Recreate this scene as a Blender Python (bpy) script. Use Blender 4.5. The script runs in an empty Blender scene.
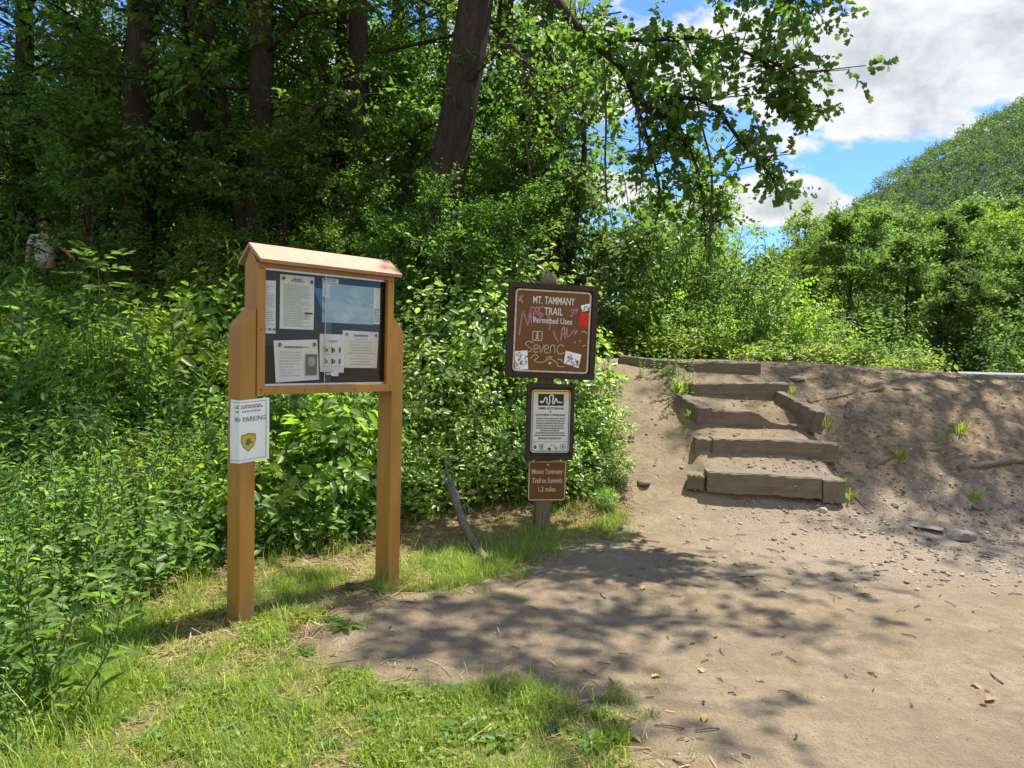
import bpy, bmesh, math, random
import numpy as np
from mathutils import Vector, Matrix

scene = bpy.context.scene
COL = scene.collection
R_ = math.radians

# ------------------------------------------------------------------ camera
CAM_H, PITCH, ROLL, FPX = 1.6, 2.7, 1.45, 720.0
cam_d = bpy.data.cameras.new("camera")
cam_d.sensor_width = 36.0
cam_d.lens = FPX / 1024.0 * 36.0
cam_d.clip_start, cam_d.clip_end = 0.05, 5000.0
cam = bpy.data.objects.new("camera", cam_d)
COL.objects.link(cam)
_p, _a = R_(PITCH), R_(ROLL)
_f = Vector((0, math.cos(_p), -math.sin(_p))); _u = Vector((0, math.sin(_p), math.cos(_p))); _r = Vector((1, 0, 0))
_r2 = _r * math.cos(_a) + _u * math.sin(_a); _u2 = _u * math.cos(_a) - _r * math.sin(_a)
cam.matrix_world = Matrix(((_r2.x, _u2.x, -_f.x, 0), (_r2.y, _u2.y, -_f.y, 0), (_r2.z, _u2.z, -_f.z, CAM_H), (0, 0, 0, 1)))
scene.camera = cam

# ------------------------------------------------------------------ sky, sun, exposure
SUN_EL, SUN_AZ = 66.0, 50.0            # azimuth clockwise from +Y
SUN_POWER, SKY_POWER = 4.2, 0.15
scene.view_settings.view_transform = 'Standard'
scene.view_settings.look = 'None'
scene.view_settings.exposure = 1.2
scene.view_settings.gamma = 1.0
scene.view_settings.use_curve_mapping = False
scene.cycles.use_denoising = True
scene.cycles.max_bounces = 8
scene.cycles.diffuse_bounces = 4
scene.cycles.glossy_bounces = 2
scene.cycles.transmission_bounces = 5
scene.cycles.transparent_max_bounces = 8
scene.cycles.caustics_reflective = False
scene.cycles.caustics_refractive = False
scene.cycles.sample_clamp_indirect = 6.0

sun_d = bpy.data.lights.new("sun", 'SUN')
sun_d.energy = SUN_POWER; sun_d.angle = R_(0.55); sun_d.color = (1.0, 0.93, 0.80)
sun = bpy.data.objects.new("sun", sun_d); COL.objects.link(sun)
_sd = Vector((math.sin(R_(SUN_AZ)) * math.cos(R_(SUN_EL)), math.cos(R_(SUN_AZ)) * math.cos(R_(SUN_EL)), math.sin(R_(SUN_EL))))
sun.rotation_euler = _sd.to_track_quat('Z', 'Y').to_euler()

world = bpy.data.worlds.new("World"); scene.world = world; world.use_nodes = True
nt = world.node_tree; nt.nodes.clear()
def N(tree, typ, **kw):
    n = tree.nodes.new(typ)
    for k, v in kw.items():
        if k.startswith('i_'):
            key = k[2:]
            n.inputs[int(key) if key.isdigit() else key.replace('_', ' ')].default_value = v
        else: setattr(n, k, v)
    return n
def math_n(tree, op, a, b=None, clamp=False):
    n = tree.nodes.new('ShaderNodeMath'); n.operation = op; n.use_clamp = clamp
    for i, v in enumerate((a, b)):
        if v is None: continue
        if isinstance(v, (int, float)): n.inputs[i].default_value = v
        else: tree.links.new(v, n.inputs[i])
    return n.outputs[0]
def pix_dir(px, py):
    return (_f + _r2 * ((px - 512) / FPX) - _u2 * ((py - 384) / FPX)).normalized()
sky = N(nt, 'ShaderNodeTexSky', sky_type='NISHITA', sun_disc=False, sun_elevation=R_(SUN_EL), sun_rotation=R_(SUN_AZ),
        altitude=200.0, air_density=1.0, dust_density=0.25, ozone_density=2.5)
tc = N(nt, 'ShaderNodeTexCoord')
def vecm(op, a, b):
    n = nt.nodes.new('ShaderNodeVectorMath'); n.operation = op
    for i, v in enumerate((a, b)):
        if v is None: continue
        if isinstance(v, (tuple, Vector)): n.inputs[i].default_value = tuple(v)
        else: nt.links.new(v, n.inputs[i])
    return n
dirv = tc.outputs['Generated']
mp = N(nt, 'ShaderNodeMapping'); mp.inputs['Scale'].default_value = (1, 1, 1.7); nt.links.new(dirv, mp.inputs[0])
nz = N(nt, 'ShaderNodeTexNoise', i_Scale=5.6, i_Detail=10.0, i_Roughness=0.6, i_Distortion=0.15); nt.links.new(mp.outputs[0], nz.inputs['Vector'])
nz2 = N(nt, 'ShaderNodeTexNoise', i_Scale=2.1, i_Detail=4.0, i_Roughness=0.5); nt.links.new(mp.outputs[0], nz2.inputs['Vector'])
dens = None
# cloud banks of this sky: (direction, half sizes sideways / in depth / upwards, weight)
for (px, py, sx, sz, w) in [(925, 45, .30, .135, 1.0), (760, 205, .19, .042, 1.0), (610, 190, .13, .055, .95), (760, 25, .16, .06, .75),
                            (520, 60, .25, .12, .8), (330, 60, .22, .10, .55), (1150, 160, .2, .06, .7), (150, 20, .3, .12, .6)]:
    d0 = pix_dir(px, py)
    v = vecm('SUBTRACT', dirv, d0); v = vecm('MULTIPLY', v.outputs[0], (1 / sx, 1 / (sx * 1.6), 1 / sz)); v = vecm('LENGTH', v.outputs[0], None)
    b = math_n(nt, 'MULTIPLY', math_n(nt, 'SUBTRACT', 1.25, v.outputs['Value'], True), w)
    dens = b if dens is None else math_n(nt, 'MAXIMUM', dens, b)
behind = N(nt, 'ShaderNodeSeparateXYZ'); nt.links.new(dirv, behind.inputs[0])
dens = math_n(nt, 'MAXIMUM', dens, math_n(nt, 'MULTIPLY', math_n(nt, 'SUBTRACT', 0.1, behind.outputs[1], True), 1.6, True))  # unseen cloud cover added behind the camera to whiten the fill light
hi = math_n(nt, 'MULTIPLY', math_n(nt, 'SUBTRACT', nz2.outputs['Fac'], 0.42), 1.0)
dens = math_n(nt, 'ADD', math_n(nt, 'MULTIPLY', dens, 0.62), math_n(nt, 'MULTIPLY', hi, 0.35))
dens = math_n(nt, 'ADD', dens, math_n(nt, 'MULTIPLY', math_n(nt, 'SUBTRACT', nz.outputs['Fac'], 0.5), 1.25))
cr = N(nt, 'ShaderNodeMapRange', interpolation_type='SMOOTHSTEP'); nt.links.new(dens, cr.inputs[0])
cr.inputs[1].default_value = 0.31; cr.inputs[2].default_value = 0.41
ccol = N(nt, 'ShaderNodeMixRGB'); nt.links.new(nz.outputs['Fac'], ccol.inputs[0])
nz3 = N(nt, 'ShaderNodeTexNoise', i_Scale=7.5, i_Detail=7.0, i_Roughness=0.6, i_Distortion=0.4); nt.links.new(mp.outputs[0], nz3.inputs['Vector'])
thick = N(nt, 'ShaderNodeMapRange', interpolation_type='SMOOTHSTEP'); nt.links.new(math_n(nt, 'ADD', dens, math_n(nt, 'MULTIPLY', math_n(nt, 'SUBTRACT', nz3.outputs['Fac'], .5), 1.6)), thick.inputs[0]); thick.inputs[1].default_value = .38; thick.inputs[2].default_value = .95
nt.links.new(thick.outputs[0], ccol.inputs[0])
ccol.inputs[1].default_value = (2.85, 2.87, 2.95, 1); ccol.inputs[2].default_value = (1.6, 1.74, 1.95, 1)
tint = N(nt, 'ShaderNodeMixRGB', blend_type='MULTIPLY'); tint.inputs[0].default_value = 1.0
nt.links.new(sky.outputs[0], tint.inputs[1]); tint.inputs[2].default_value = (0.35, 0.50, 0.77, 1)
mixc = N(nt, 'ShaderNodeMixRGB'); nt.links.new(cr.outputs[0], mixc.inputs[0]); nt.links.new(tint.outputs[0], mixc.inputs[1]); nt.links.new(ccol.outputs[0], mixc.inputs[2])
bg = N(nt, 'ShaderNodeBackground', i_Strength=SKY_POWER); nt.links.new(mixc.outputs[0], bg.inputs[0])
wo = N(nt, 'ShaderNodeOutputWorld'); nt.links.new(bg.outputs[0], wo.inputs[0])

# ------------------------------------------------------------------ helpers
rng = np.random.default_rng(7)
random.seed(7)
def smooth(t):
    t = np.clip(t, 0, 1); return t * t * (3 - 2 * t)
_lat = np.random.default_rng(99).random((256, 256))
def vnoise(x, y):
    x = np.asarray(x, float); y = np.asarray(y, float)
    xi = np.floor(x).astype(int); yi = np.floor(y).astype(int); fx = x - xi; fy = y - yi
    fx = fx * fx * (3 - 2 * fx); fy = fy * fy * (3 - 2 * fy)
    g = lambda a, b: _lat[a & 255, b & 255]
    return (g(xi, yi) * (1 - fx) + g(xi + 1, yi) * fx) * (1 - fy) + (g(xi, yi + 1) * (1 - fx) + g(xi + 1, yi + 1) * fx) * fy
def fbm(x, y, o=4):
    s = 0; a = .5
    for i in range(o):
        s = s + a * vnoise(x * 2 ** i + 17.3 * i, y * 2 ** i + 9.1 * i); a *= .5
    return s
def terr(x, y, micro=True):
    x = np.asarray(x, float); y = np.asarray(y, float)
    wl = smooth((0.9 - x) / 2.2)
    y0 = 6.1 + (5.2 - 6.1) * wl; y1 = 9.7 + (13.5 - 9.7) * wl
    H = 1.50 - .05 * np.clip(x - 4.2, 0, 8) * (1 - wl); H = H + (2.1 - H) * wl
    z = H * smooth((y - y0) / (y1 - y0))
    z = z + wl * (.13 * np.clip(y - 13.0, 0, 60) + .20 * np.clip(y - 20, 0, 70)) + (1 - wl) * .03 * np.clip(y - 9.7, 0, 3)
    z = z - (1 - wl) * smooth((y - 11.3) / 7) * smooth((x - 3.2) / 3.5) * 1.5
    z = z - (1 - wl) * (1 - smooth((x - 3.2) / 3.5)) * smooth((y - 16) / 25) * 1.0
    fill = np.interp(y, [6.6, 6.95, 7.12, 7.42, 7.62, 7.92, 8.12, 8.42, 8.62, 8.92, 9.12, 9.5], [-1, .20, .43, .56, .70, .82, .985, 1.11, 1.265, 1.375, 1.50, 1.52])
    mk = smooth((x - 1.85) / .15) * (1 - smooth((x - 3.18) / .15)) * (y > 6.6) * (y < 9.5)
    z = z + mk * np.maximum(fill - z, 0)
    if micro:
        near = np.clip(1.6 - np.hypot(x - 1, y - 6) / 14, 0, 1)
        sl = smooth((x - 3.3) / .6) * smooth((y - 6.3) / .8) * (1 - smooth((y - 10.5) / 1))
        z = z + near * ((fbm(x * 1.1, y * 1.1, 3) - .44) * .06 + (fbm(x * 5, y * 5, 3) - .44) * (.024 + .085 * sl)) + near * sl * (vnoise(x * 13, y * 13) - .5) * .035
    return z
def terr1(x, y): return float(terr(x, y))
def ray_at(px, py, Y):
    d = _f + _r2 * ((px - 512) / FPX) - _u2 * ((py - 384) / FPX)
    return Vector((0, 0, CAM_H)) + d * (Y / d.y)
def hit(px, py):
    d = _f + _r2 * ((px - 512) / FPX) - _u2 * ((py - 384) / FPX)
    t = np.arange(1.5, 60, .01); X = d.x * t; Y = d.y * t; Z = CAM_H + d.z * t
    k = np.nonzero(Z < terr(X, Y))[0]
    i = k[0] if len(k) else 1200
    return Vector((X[i], Y[i], float(terr(X[i], Y[i]))))
def in_poly(x, y, poly):
    x = np.asarray(x); y = np.asarray(y); r = np.zeros(x.shape, bool); n = len(poly)
    for i in range(n):
        x0, y0 = poly[i]; x1, y1 = poly[(i + 1) % n]
        c = ((y0 > y) != (y1 > y)) & (x < (x1 - x0) * (y - y0) / ((y1 - y0) if y1 != y0 else 1e-9) + x0)
        r ^= c
    return r
def poly_dist(x, y, poly):
    d = np.full(np.shape(x), 1e9); n = len(poly)
    for i in range(n):
        x0, y0 = poly[i]; x1, y1 = poly[(i + 1) % n]; dx, dy = x1 - x0, y1 - y0
        t = np.clip(((x - x0) * dx + (y - y0) * dy) / (dx * dx + dy * dy), 0, 1)
        d = np.minimum(d, np.hypot(x - x0 - t * dx, y - y0 - t * dy))
    return np.where(in_poly(x, y, poly), d, -d)

def mesh_np(name, V, faces, smooth_f=False, mats=(), attrs=None, mat_idx=None):
    me = bpy.data.meshes.new(name)
    V = np.asarray(V, np.float32).reshape(-1, 3)
    faces = [np.asarray(f, np.int32) for f in (faces if isinstance(faces, list) else [faces]) if len(f)]
    me.vertices.add(len(V)); me.vertices.foreach_set('co', V.ravel())
    tot = sum(f.size for f in faces); npol = sum(len(f) for f in faces)
    me.loops.add(tot); me.polygons.add(npol)
    me.loops.foreach_set('vertex_index', np.concatenate([f.ravel() for f in faces]))
    ls = []; s = 0
    for f in faces:
        ls.append(s + np.arange(len(f)) * f.shape[1]); s += f.size
    me.polygons.foreach_set('loop_start', np.concatenate(ls).astype(np.int32))
    if smooth_f: me.polygons.foreach_set('use_smooth', np.ones(npol, bool))
    if mat_idx is not None: me.polygons.foreach_set('material_index', np.asarray(mat_idx, np.int32))
    me.update(calc_edges=True)
    for m in mats: me.materials.append(m)
    if attrs:
        for k, v in attrs.items():
            a = me.attributes.new(k, 'FLOAT', 'POINT'); a.data.foreach_set('value', np.asarray(v, np.float32))
    return me
def link(name, me, parent=None, mat=None, loc=None, rotz=None):
    o = bpy.data.objects.new(name, me); COL.objects.link(o)
    if mat is not None and me is not None and not me.materials: me.materials.append(mat)
    if parent is not None: o.parent = parent
    if loc is not None: o.location = loc
    if rotz is not None: o.rotation_euler = (0, 0, rotz)
    return o
def tag(o, label, cat, group=None, kind=None):
    if label: o['label'] = label
    if cat: o['category'] = cat
    if group: o['group'] = group
    if kind: o['kind'] = kind
    return o
def empty(name, label, cat, loc=(0, 0, 0), rotz=0, group=None):
    o = bpy.data.objects.new(name, None); COL.objects.link(o)
    o.location = loc; o.rotation_euler = (0, 0, rotz); o.empty_display_size = .1
    return tag(o, label, cat, group)
def copy_thing(root, loc, rotz=0, sc=1.0, label=None, rot=None):
    r = root.copy(); COL.objects.link(r); r.location = loc; r.rotation_euler = rot if rot else (0, 0, rotz)
    r.scale = (sc, sc, sc) if isinstance(sc, (int, float)) else sc
    if label: r['label'] = label
    for ch in list(root.children):
        c = ch.copy(); COL.objects.link(c); c.parent = r
        for g in ch.children:
            d = g.copy(); COL.objects.link(d); d.parent = c
    return r

class MB:
    """collects boxes, prisms, tubes; build() links ONE mesh object"""
    def __init__(s): s.V = []; s.F = []
    def add(s, V, F):
        n = len(s.V); s.V += [tuple(v) for v in V]; s.F += [tuple(i + n for i in f) for f in F]; return s
    def box(s, x0, x1, y0, y1, z0, z1):
        return s.add([(x0, y0, z0), (x1, y0, z0), (x1, y1, z0), (x0, y1, z0), (x0, y0, z1), (x1, y0, z1), (x1, y1, z1), (x0, y1, z1)],
                     [(0, 3, 2, 1), (4, 5, 6, 7), (0, 1, 5, 4), (1, 2, 6, 5), (2, 3, 7, 6), (3, 0, 4, 7)])
    def prism(s, poly, axis, a, b):
        """polygon (2D) extruded along axis from a to b; 2D order is the two remaining axes"""
        n = len(poly)
        def P(p, t):
            return {'x': (t, p[0], p[1]), 'y': (p[0], t, p[1]), 'z': (p[0], p[1], t)}[axis]
        V = [P(p, a) for p in poly] + [P(p, b) for p in poly]
        F = [tuple(range(n)), tuple(range(2 * n - 1, n - 1, -1))] + [(i, i + n, (i + 1) % n + n, (i + 1) % n) for i in range(n)]
        return s.add(V, F)
    def tube(s, pts, rad, sides=8, cap=True):
        pts = [Vector(p) for p in pts]; rings = []; n0 = len(s.V)
        prev = None
        for i, p in enumerate(pts):
            t = (pts[min(i + 1, len(pts) - 1)] - pts[max(i - 1, 0)]).normalized()
            a = prev if prev is not None else (Vector((1, 0, 0)) if abs(t.x) < .8 else Vector((0, 1, 0)))
            a = (a - t * a.dot(t)).normalized(); prev = a; b = t.cross(a)
            r = rad[i] if hasattr(rad, '__len__') else rad
            for k in range(sides):
                w = 2 * math.pi * k / sides; s.V.append(tuple(p + (a * math.cos(w) + b * math.sin(w)) * r))
        for i in range(len(pts) - 1):
            for k in range(sides):
                s.F.append((n0 + i * sides + k, n0 + i * sides + (k + 1) % sides, n0 + (i + 1) * sides + (k + 1) % sides, n0 + (i + 1) * sides + k))
        if cap:
            s.F.append(tuple(n0 + k for k in range(sides))[::-1]); m = n0 + (len(pts) - 1) * sides; s.F.append(tuple(m + k for k in range(sides)))
        return s
    def ribbon(s, pts, w, y):
        """flat stroke in the x-z plane at depth y"""
        n0 = len(s.V); P = [Vector((p[0], p[1])) for p in pts]
        for i, p in enumerate(P):
            t = (P[min(i + 1, len(P) - 1)] - P[max(i - 1, 0)])
            t = t.normalized() if t.length > 1e-9 else Vector((1, 0)); nn = Vector((-t.y, t.x)) * w / 2
            s.V += [(p.x + nn.x, y, p.y + nn.y), (p.x - nn.x, y, p.y - nn.y)]
        for i in range(len(P) - 1): s.F.append((n0 + 2 * i, n0 + 2 * i + 1, n0 + 2 * i + 3, n0 + 2 * i + 2))
        return s
    def disc(s, x, z, rx, rz, y, n=20):
        n0 = len(s.V); s.V += [(x + rx * math.cos(2 * math.pi * k / n), y, z + rz * math.sin(2 * math.pi * k / n)) for k in range(n)]
        s.F.append(tuple(n0 + k for k in range(n))); return s
    def rect(s, x0, x1, z0, z1, y):
        return s.add([(x0, y, z0), (x1, y, z0), (x1, y, z1), (x0, y, z1)], [(0, 1, 2, 3)])
    def mesh(s, name, smooth_f=False):
        me = bpy.data.meshes.new(name); me.from_pydata(s.V, [], s.F); me.update()
        if smooth_f: me.polygons.foreach_set('use_smooth', np.ones(len(me.polygons), bool))
        return me
    def build(s, name, mat, parent=None, bevel=0, smooth_f=False, loc=None, rotz=None):
        me = s.mesh(name, smooth_f)
        if bevel:
            bm = bmesh.new(); bm.from_mesh(me); bmesh.ops.recalc_face_normals(bm, faces=bm.faces)
            bmesh.ops.bevel(bm, geom=[e for e in bm.edges if e.calc_face_angle(0) > .4], offset=bevel, segments=2, affect='EDGES', profile=.6)
            bm.to_mesh(me); bm.free()
        return link(name, me, parent, mat, loc, rotz)
def rounded(x0, x1, z0, z1, r, n=6):
    P = []
    for cx, cz, a0 in ((x1 - r, z0 + r, -90), (x1 - r, z1 - r, 0), (x0 + r, z1 - r, 90), (x0 + r, z0 + r, 180)):
        for k in range(n + 1):
            a = R_(a0 + 90 * k / n); P.append((cx + r * math.cos(a), cz + r * math.sin(a)))
    return P
def ring(mb, x0, x1, z0, z1, r, w, y):
    A = rounded(x0, x1, z0, z1, r); B = rounded(x0 + w, x1 - w, z0 + w, z1 - w, max(r - w, .002)); n = len(A); n0 = len(mb.V)
    mb.V += [(p[0], y, p[1]) for p in A] + [(p[0], y, p[1]) for p in B]
    for i in range(n): mb.F.append((n0 + i, n0 + (i + 1) % n, n0 + n + (i + 1) % n, n0 + n + i))
    return mb
def text_into(mb, txt, cx, cz, height, y, width=None, bold=.0, shear=0.0):
    """built-in letterforms, centred on cx with capital height `height`, squeezed to width"""
    cu = bpy.data.curves.new('t', 'FONT'); cu.body = txt; cu.size = 1; cu.align_x = 'CENTER'; cu.resolution_u = 3; cu.offset = bold; cu.shear = shear
    ob = bpy.data.objects.new('t', cu); COL.objects.link(ob)
    dg = bpy.context.evaluated_depsgraph_get(); me = bpy.data.meshes.new_from_object(ob.evaluated_get(dg))
    V = np.array([v.co[:2] for v in me.vertices]); F = [tuple(p.vertices) for p in me.polygons]
    bpy.data.objects.remove(ob); bpy.data.curves.remove(cu); bpy.data.meshes.remove(me)
    sz = height / .69; w = (V[:, 0].max() - V[:, 0].min()) * sz; sx = sz * ((width / w) if width else 1); mid = (V[:, 0].max() + V[:, 0].min()) / 2
    mb.add([((v[0] - mid) * sx + cx, y, v[1] * sz + cz) for v in V], F); return mb
def lines_into(mb, x0, x1, z1, z0, n, y, th, rs, center=False, fill=.9):
    for i in range(n):
        z = z1 - (z1 - z0) * i / max(n - 1, 1); ln = (x1 - x0) * (fill + (1 - fill) * rs.random()) * (1 if rs.random() > .25 else .7)
        a = (x0 + x1 - ln) / 2 if center else x0; b = a + ln; x = a
        while x < b - .004:
            w = min((.006 + .016 * rs.random()), b - x); mb.rect(x, x + w, z - th / 2, z + th / 2, y); x += w + .0035
    return mb

# ------------------------------------------------------------------ materials
def new_mat(name):
    m = bpy.data.materials.new(name); m.use_nodes = True; t = m.node_tree
    return m, t, t.nodes['Principled BSDF']
def ramp(t, fac, stops):
    r = t.nodes.new('ShaderNodeValToRGB'); e = r.color_ramp.elements
    while len(e) < len(stops): e.new(.5)
    for i, (p, c) in enumerate(stops): e[i].position = p; e[i].color = (*c, 1)
    t.links.new(fac, r.inputs[0]); return r.outputs[0]
def noise(t, scale, detail=5, rough=.55, coord='Object', mapping=None, dist=0):
    c = t.nodes.new('ShaderNodeTexCoord'); o = c.outputs[coord]
    if mapping:
        m = t.nodes.new('ShaderNodeMapping'); m.inputs['Scale'].default_value = mapping; t.links.new(o, m.inputs[0]); o = m.outputs[0]
    n = t.nodes.new('ShaderNodeTexNoise'); n.inputs['Scale'].default_value = scale; n.inputs['Detail'].default_value = detail
    n.inputs['Roughness'].default_value = rough; n.inputs['Distortion'].default_value = dist; t.links.new(o, n.inputs['Vector']); return n.outputs['Fac']
def bump(t, b, h, strength, dist):
    n = t.nodes.new('ShaderNodeBump'); n.inputs['Strength'].default_value = strength; n.inputs['Distance'].default_value = dist
    t.links.new(h, n.inputs['Height']); t.links.new(n.outputs[0], b.inputs['Normal'])
def mixc_(t, fac, a, b, mode='MIX'):
    n = t.nodes.new('ShaderNodeMixRGB'); n.blend_type = mode
    for i, v in enumerate((fac, a, b)):
        if isinstance(v, (int, float)): n.inputs[i].default_value = v
        elif isinstance(v, tuple): n.inputs[i].default_value = (*v, 1)
        else: t.links.new(v, n.inputs[i])
    return n.outputs[0]
def flat(name, c, rough=.7, scale=30, var=.15, spec=.3, metal=0):
    m, t, b = new_mat(name)
    f = noise(t, scale, 4); lo = tuple(x * (1 - var) for x in c); hi = tuple(min(1, x * (1 + var)) for x in c)
    t.links.new(ramp(t, f, [(.3, lo), (.7, hi)]), b.inputs['Base Color'])
    b.inputs['Roughness'].default_value = rough; b.inputs['Specular IOR Level'].default_value = spec; b.inputs['Metallic'].default_value = metal
    return m
def leaf_mat(name, a, b_, trans, tf=.42, rough=.42, spec=.35, far=None):
    m, t, b = new_mat(name)
    g = t.nodes.new('ShaderNodeNewGeometry'); oi = t.nodes.new('ShaderNodeObjectInfo')
    c = ramp(t, g.outputs['Random Per Island'], [(0, a), (.55, tuple((x + y) / 2 for x, y in zip(a, b_))), (.93, b_), (1, tuple(min(1, x * 1.25 + .02) for x in b_))])
    h = t.nodes.new('ShaderNodeHueSaturation'); t.links.new(c, h.inputs['Color'])
    t.links.new(math_n(t, 'ADD', math_n(t, 'MULTIPLY', oi.outputs['Random'], .03), .485), h.inputs['Hue'])
    t.links.new(math_n(t, 'ADD', math_n(t, 'MULTIPLY', oi.outputs['Random'], .3), .85), h.inputs['Value'])
    t.links.new(h.outputs[0], b.inputs['Base Color']); b.inputs['Roughness'].default_value = rough; b.inputs['Specular IOR Level'].default_value = spec
    tr = t.nodes.new('ShaderNodeBsdfTranslucent'); t.links.new(mixc_(t, 1.0, h.outputs[0], trans, 'MULTIPLY'), tr.inputs[0])
    mx = t.nodes.new('ShaderNodeMixShader'); mx.inputs[0].default_value = tf
    t.links.new(b.outputs[0], mx.inputs[1]); t.links.new(tr.outputs[0], mx.inputs[2])
    t.links.new(mx.outputs[0], t.nodes['Material Output'].inputs[0]); return m

TR = (2.4, 2.62, 1.15)
M_LEAF_FOREST = leaf_mat('forest_leaf', (.050, .098, .024), (.104, .174, .040), TR, tf=.55)
M_LEAF_NEAR = leaf_mat('tulip_leaf', (.060, .112, .028), (.118, .188, .046), TR, tf=.52)
M_LEAF_UNDER = leaf_mat('undergrowth_leaf', (.072, .132, .034), (.148, .226, .062), TR, tf=.50)
M_LEAF_BRAMBLE = leaf_mat('bramble_leaf', (.125, .195, .055), (.235, .315, .11), TR, tf=.50, rough=.33, spec=.6)
M_LEAF_LIGHT = leaf_mat('bright_shrub_leaf', (.110, .172, .030), (.20, .27, .055), TR, tf=.50)
M_LEAF_MID = leaf_mat('midground_leaf', (.075, .13, .040), (.15, .218, .070), (2.3, 2.5, 1.2), tf=.48, rough=.6, spec=.15)
M_LEAF_DARK = leaf_mat('shade_tone_midground_leaf', (.060, .106, .036), (.122, .182, .062), (2.3, 2.5, 1.2), tf=.47, rough=.6, spec=.15)  # darker copy of the midground leaf, its colour standing in for shade between trees
M_LEAF_FAR = leaf_mat('hillside_leaf', (.060, .108, .048), (.110, .168, .072), TR, tf=.50, rough=.9, spec=.05)  # bluish green, distance haze put into the leaf colour
M_GRASS = leaf_mat('grass_blade', (.13, .185, .030), (.27, .325, .070), TR, tf=.44)
M_STRAW = leaf_mat('dry_straw', (.30, .22, .10), (.48, .38, .20), (1.2, 1.1, .8), tf=.2, rough=.8, spec=.1)
M_LITTER = leaf_mat('dead_leaf', (.16, .09, .045), (.42, .31, .19), (1.2, 1.0, .7), tf=.15, rough=.8, spec=.15)

def bark_mat(name, a, b_):
    m, t, b = new_mat(name)
    f = noise(t, 20, 7, .7, mapping=(1, 1, .22), dist=1.2); f2 = noise(t, 3.5, 5, .6, mapping=(1, 1, .5))
    c = mixc_(t, f2, ramp(t, f, [(.3, a), (.7, b_)]), tuple(x * .75 + .01 for x in a)); t.links.new(c, b.inputs['Base Color'])
    b.inputs['Roughness'].default_value = .9; b.inputs['Specular IOR Level'].default_value = .15; bump(t, b, f, 1.0, .04); return m
M_BARK = bark_mat('bark', (.022, .017, .013), (.125, .098, .076))
M_BARK_GREY = bark_mat('grey_bark', (.17, .14, .11), (.44, .38, .31))
M_STEM = flat('green_stem', (.07, .12, .03), .6)
M_VINE = flat('vine_wood', (.09, .07, .05), .85)

def kiosk_wood(name):
    m, t, b = new_mat(name)
    f = noise(t, 14, 5, .6, mapping=(1, 1, .12)); s = noise(t, 5, 4)
    c = ramp(t, f, [(.25, (.36, .174, .030)), (.75, (.47, .243, .048))])
    c = mixc_(t, ramp(t, s, [(.55, (0, 0, 0)), (.8, (.5, .5, .5))]), c, (.31, .145, .034))
    ge = t.nodes.new('ShaderNodeTexCoord'); gs = t.nodes.new('ShaderNodeSeparateXYZ'); t.links.new(ge.outputs['Object'], gs.inputs[0])
    gm = N(t, 'ShaderNodeMapRange'); t.links.new(math_n(t, 'ADD', gs.outputs[2], math_n(t, 'MULTIPLY', math_n(t, 'SUBTRACT', noise(t, 22, 5), .5), .5)), gm.inputs[0]); gm.inputs[1].default_value = .02; gm.inputs[2].default_value = .26; gm.inputs[3].default_value = .65; gm.inputs[4].default_value = 0
    c = mixc_(t, gm.outputs[0], c, (.23, .155, .09))
    t.links.new(c, b.inputs['Base Color']); b.inputs['Roughness'].default_value = .5; b.inputs['Specular IOR Level'].default_value = .35
    bump(t, b, noise(t, 160, 3), .15, .004); return m
M_KIOSK = kiosk_wood('tan_recycled_board')
M_KROOF = flat('faded_tan_board', (.40, .225, .145), .55, 12, .12)
def dark_wood(name, a, b_, mapping=(.15, 1, 1)):
    m, t, b = new_mat(name)
    f = noise(t, 26, 7, .65, mapping=mapping); s = noise(t, 4, 5)
    t.links.new(mixc_(t, s, ramp(t, f, [(.28, a), (.72, b_)]), tuple(x * .65 for x in b_)), b.inputs['Base Color'])
    b.inputs['Roughness'].default_value = .85; b.inputs['Specular IOR Level'].default_value = .2; bump(t, b, f, .8, .02); return m
M_DARKFRAME = dark_wood('dark_brown_board', (.035, .026, .02), (.085, .066, .052))
M_POSTWOOD = dark_wood('weathered_post_wood', (.10, .075, .05), (.26, .21, .15), (1, 1, .12))
M_TIMBER = dark_wood('weathered_timber', (.075, .062, .05), (.27, .22, .17), (.10, 1, 1))
M_ROOT = dark_wood('root_wood', (.10, .078, .058), (.24, .19, .145), (1, 1, 1))
M_BROWN = flat('brown_sign_plate', (.150, .060, .012), .4, 8, .10, .4)
M_WHITE = flat('white_lettering', (.74, .71, .64), .5, 40, .1)
M_EDGE = flat('pale_sign_edge', (.60, .55, .43), .5, 25, .15)
M_PAPER = flat('paper', (.90, .90, .88), .7, 14, .05)
M_PAPER_Y = flat('yellowed_paper', (.84, .84, .73), .7, 10, .08)
M_INK = flat('print_ink', (.16, .17, .17), .7)
M_INKPALE = flat('faded_print_ink', (.40, .41, .40), .7)
M_BLACK = flat('black_print', (.03, .03, .032), .6)
M_RED = flat('red_sticker', (.62, .022, .018), .45, 20, .12)
M_PINK = flat('pink_paint_marker', (.43, .20, .27), .6, 30, .25)
M_CREAM = flat('cream_paint_marker', (.52, .43, .27), .6, 30, .2)
M_GREENINK = flat('green_print', (.03, .22, .13), .6)
M_BLUEINK = flat('blue_print', (.06, .12, .30), .6)
M_YELLOW = flat('yellow_print', (.66, .46, .02), .55)
M_CRESCENT = flat('crescent_blue', (.03, .24, .50), .5, 12, .25)
M_BOARDBACK = flat('dark_pin_board', (.022, .022, .021), .8, 60, .3)
M_ALU = flat('aluminium', (.62, .62, .60), .38, 30, .08, .5, .75)
M_SKIN = flat('skin', (.44, .25, .17), .5, 40, .06)
M_SHIRT = flat('grey_shirt', (.52, .51, .51), .8, 30, .1)
M_DARKCLOTH = flat('dark_cloth', (.035, .035, .042), .85, 30, .2)
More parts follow.
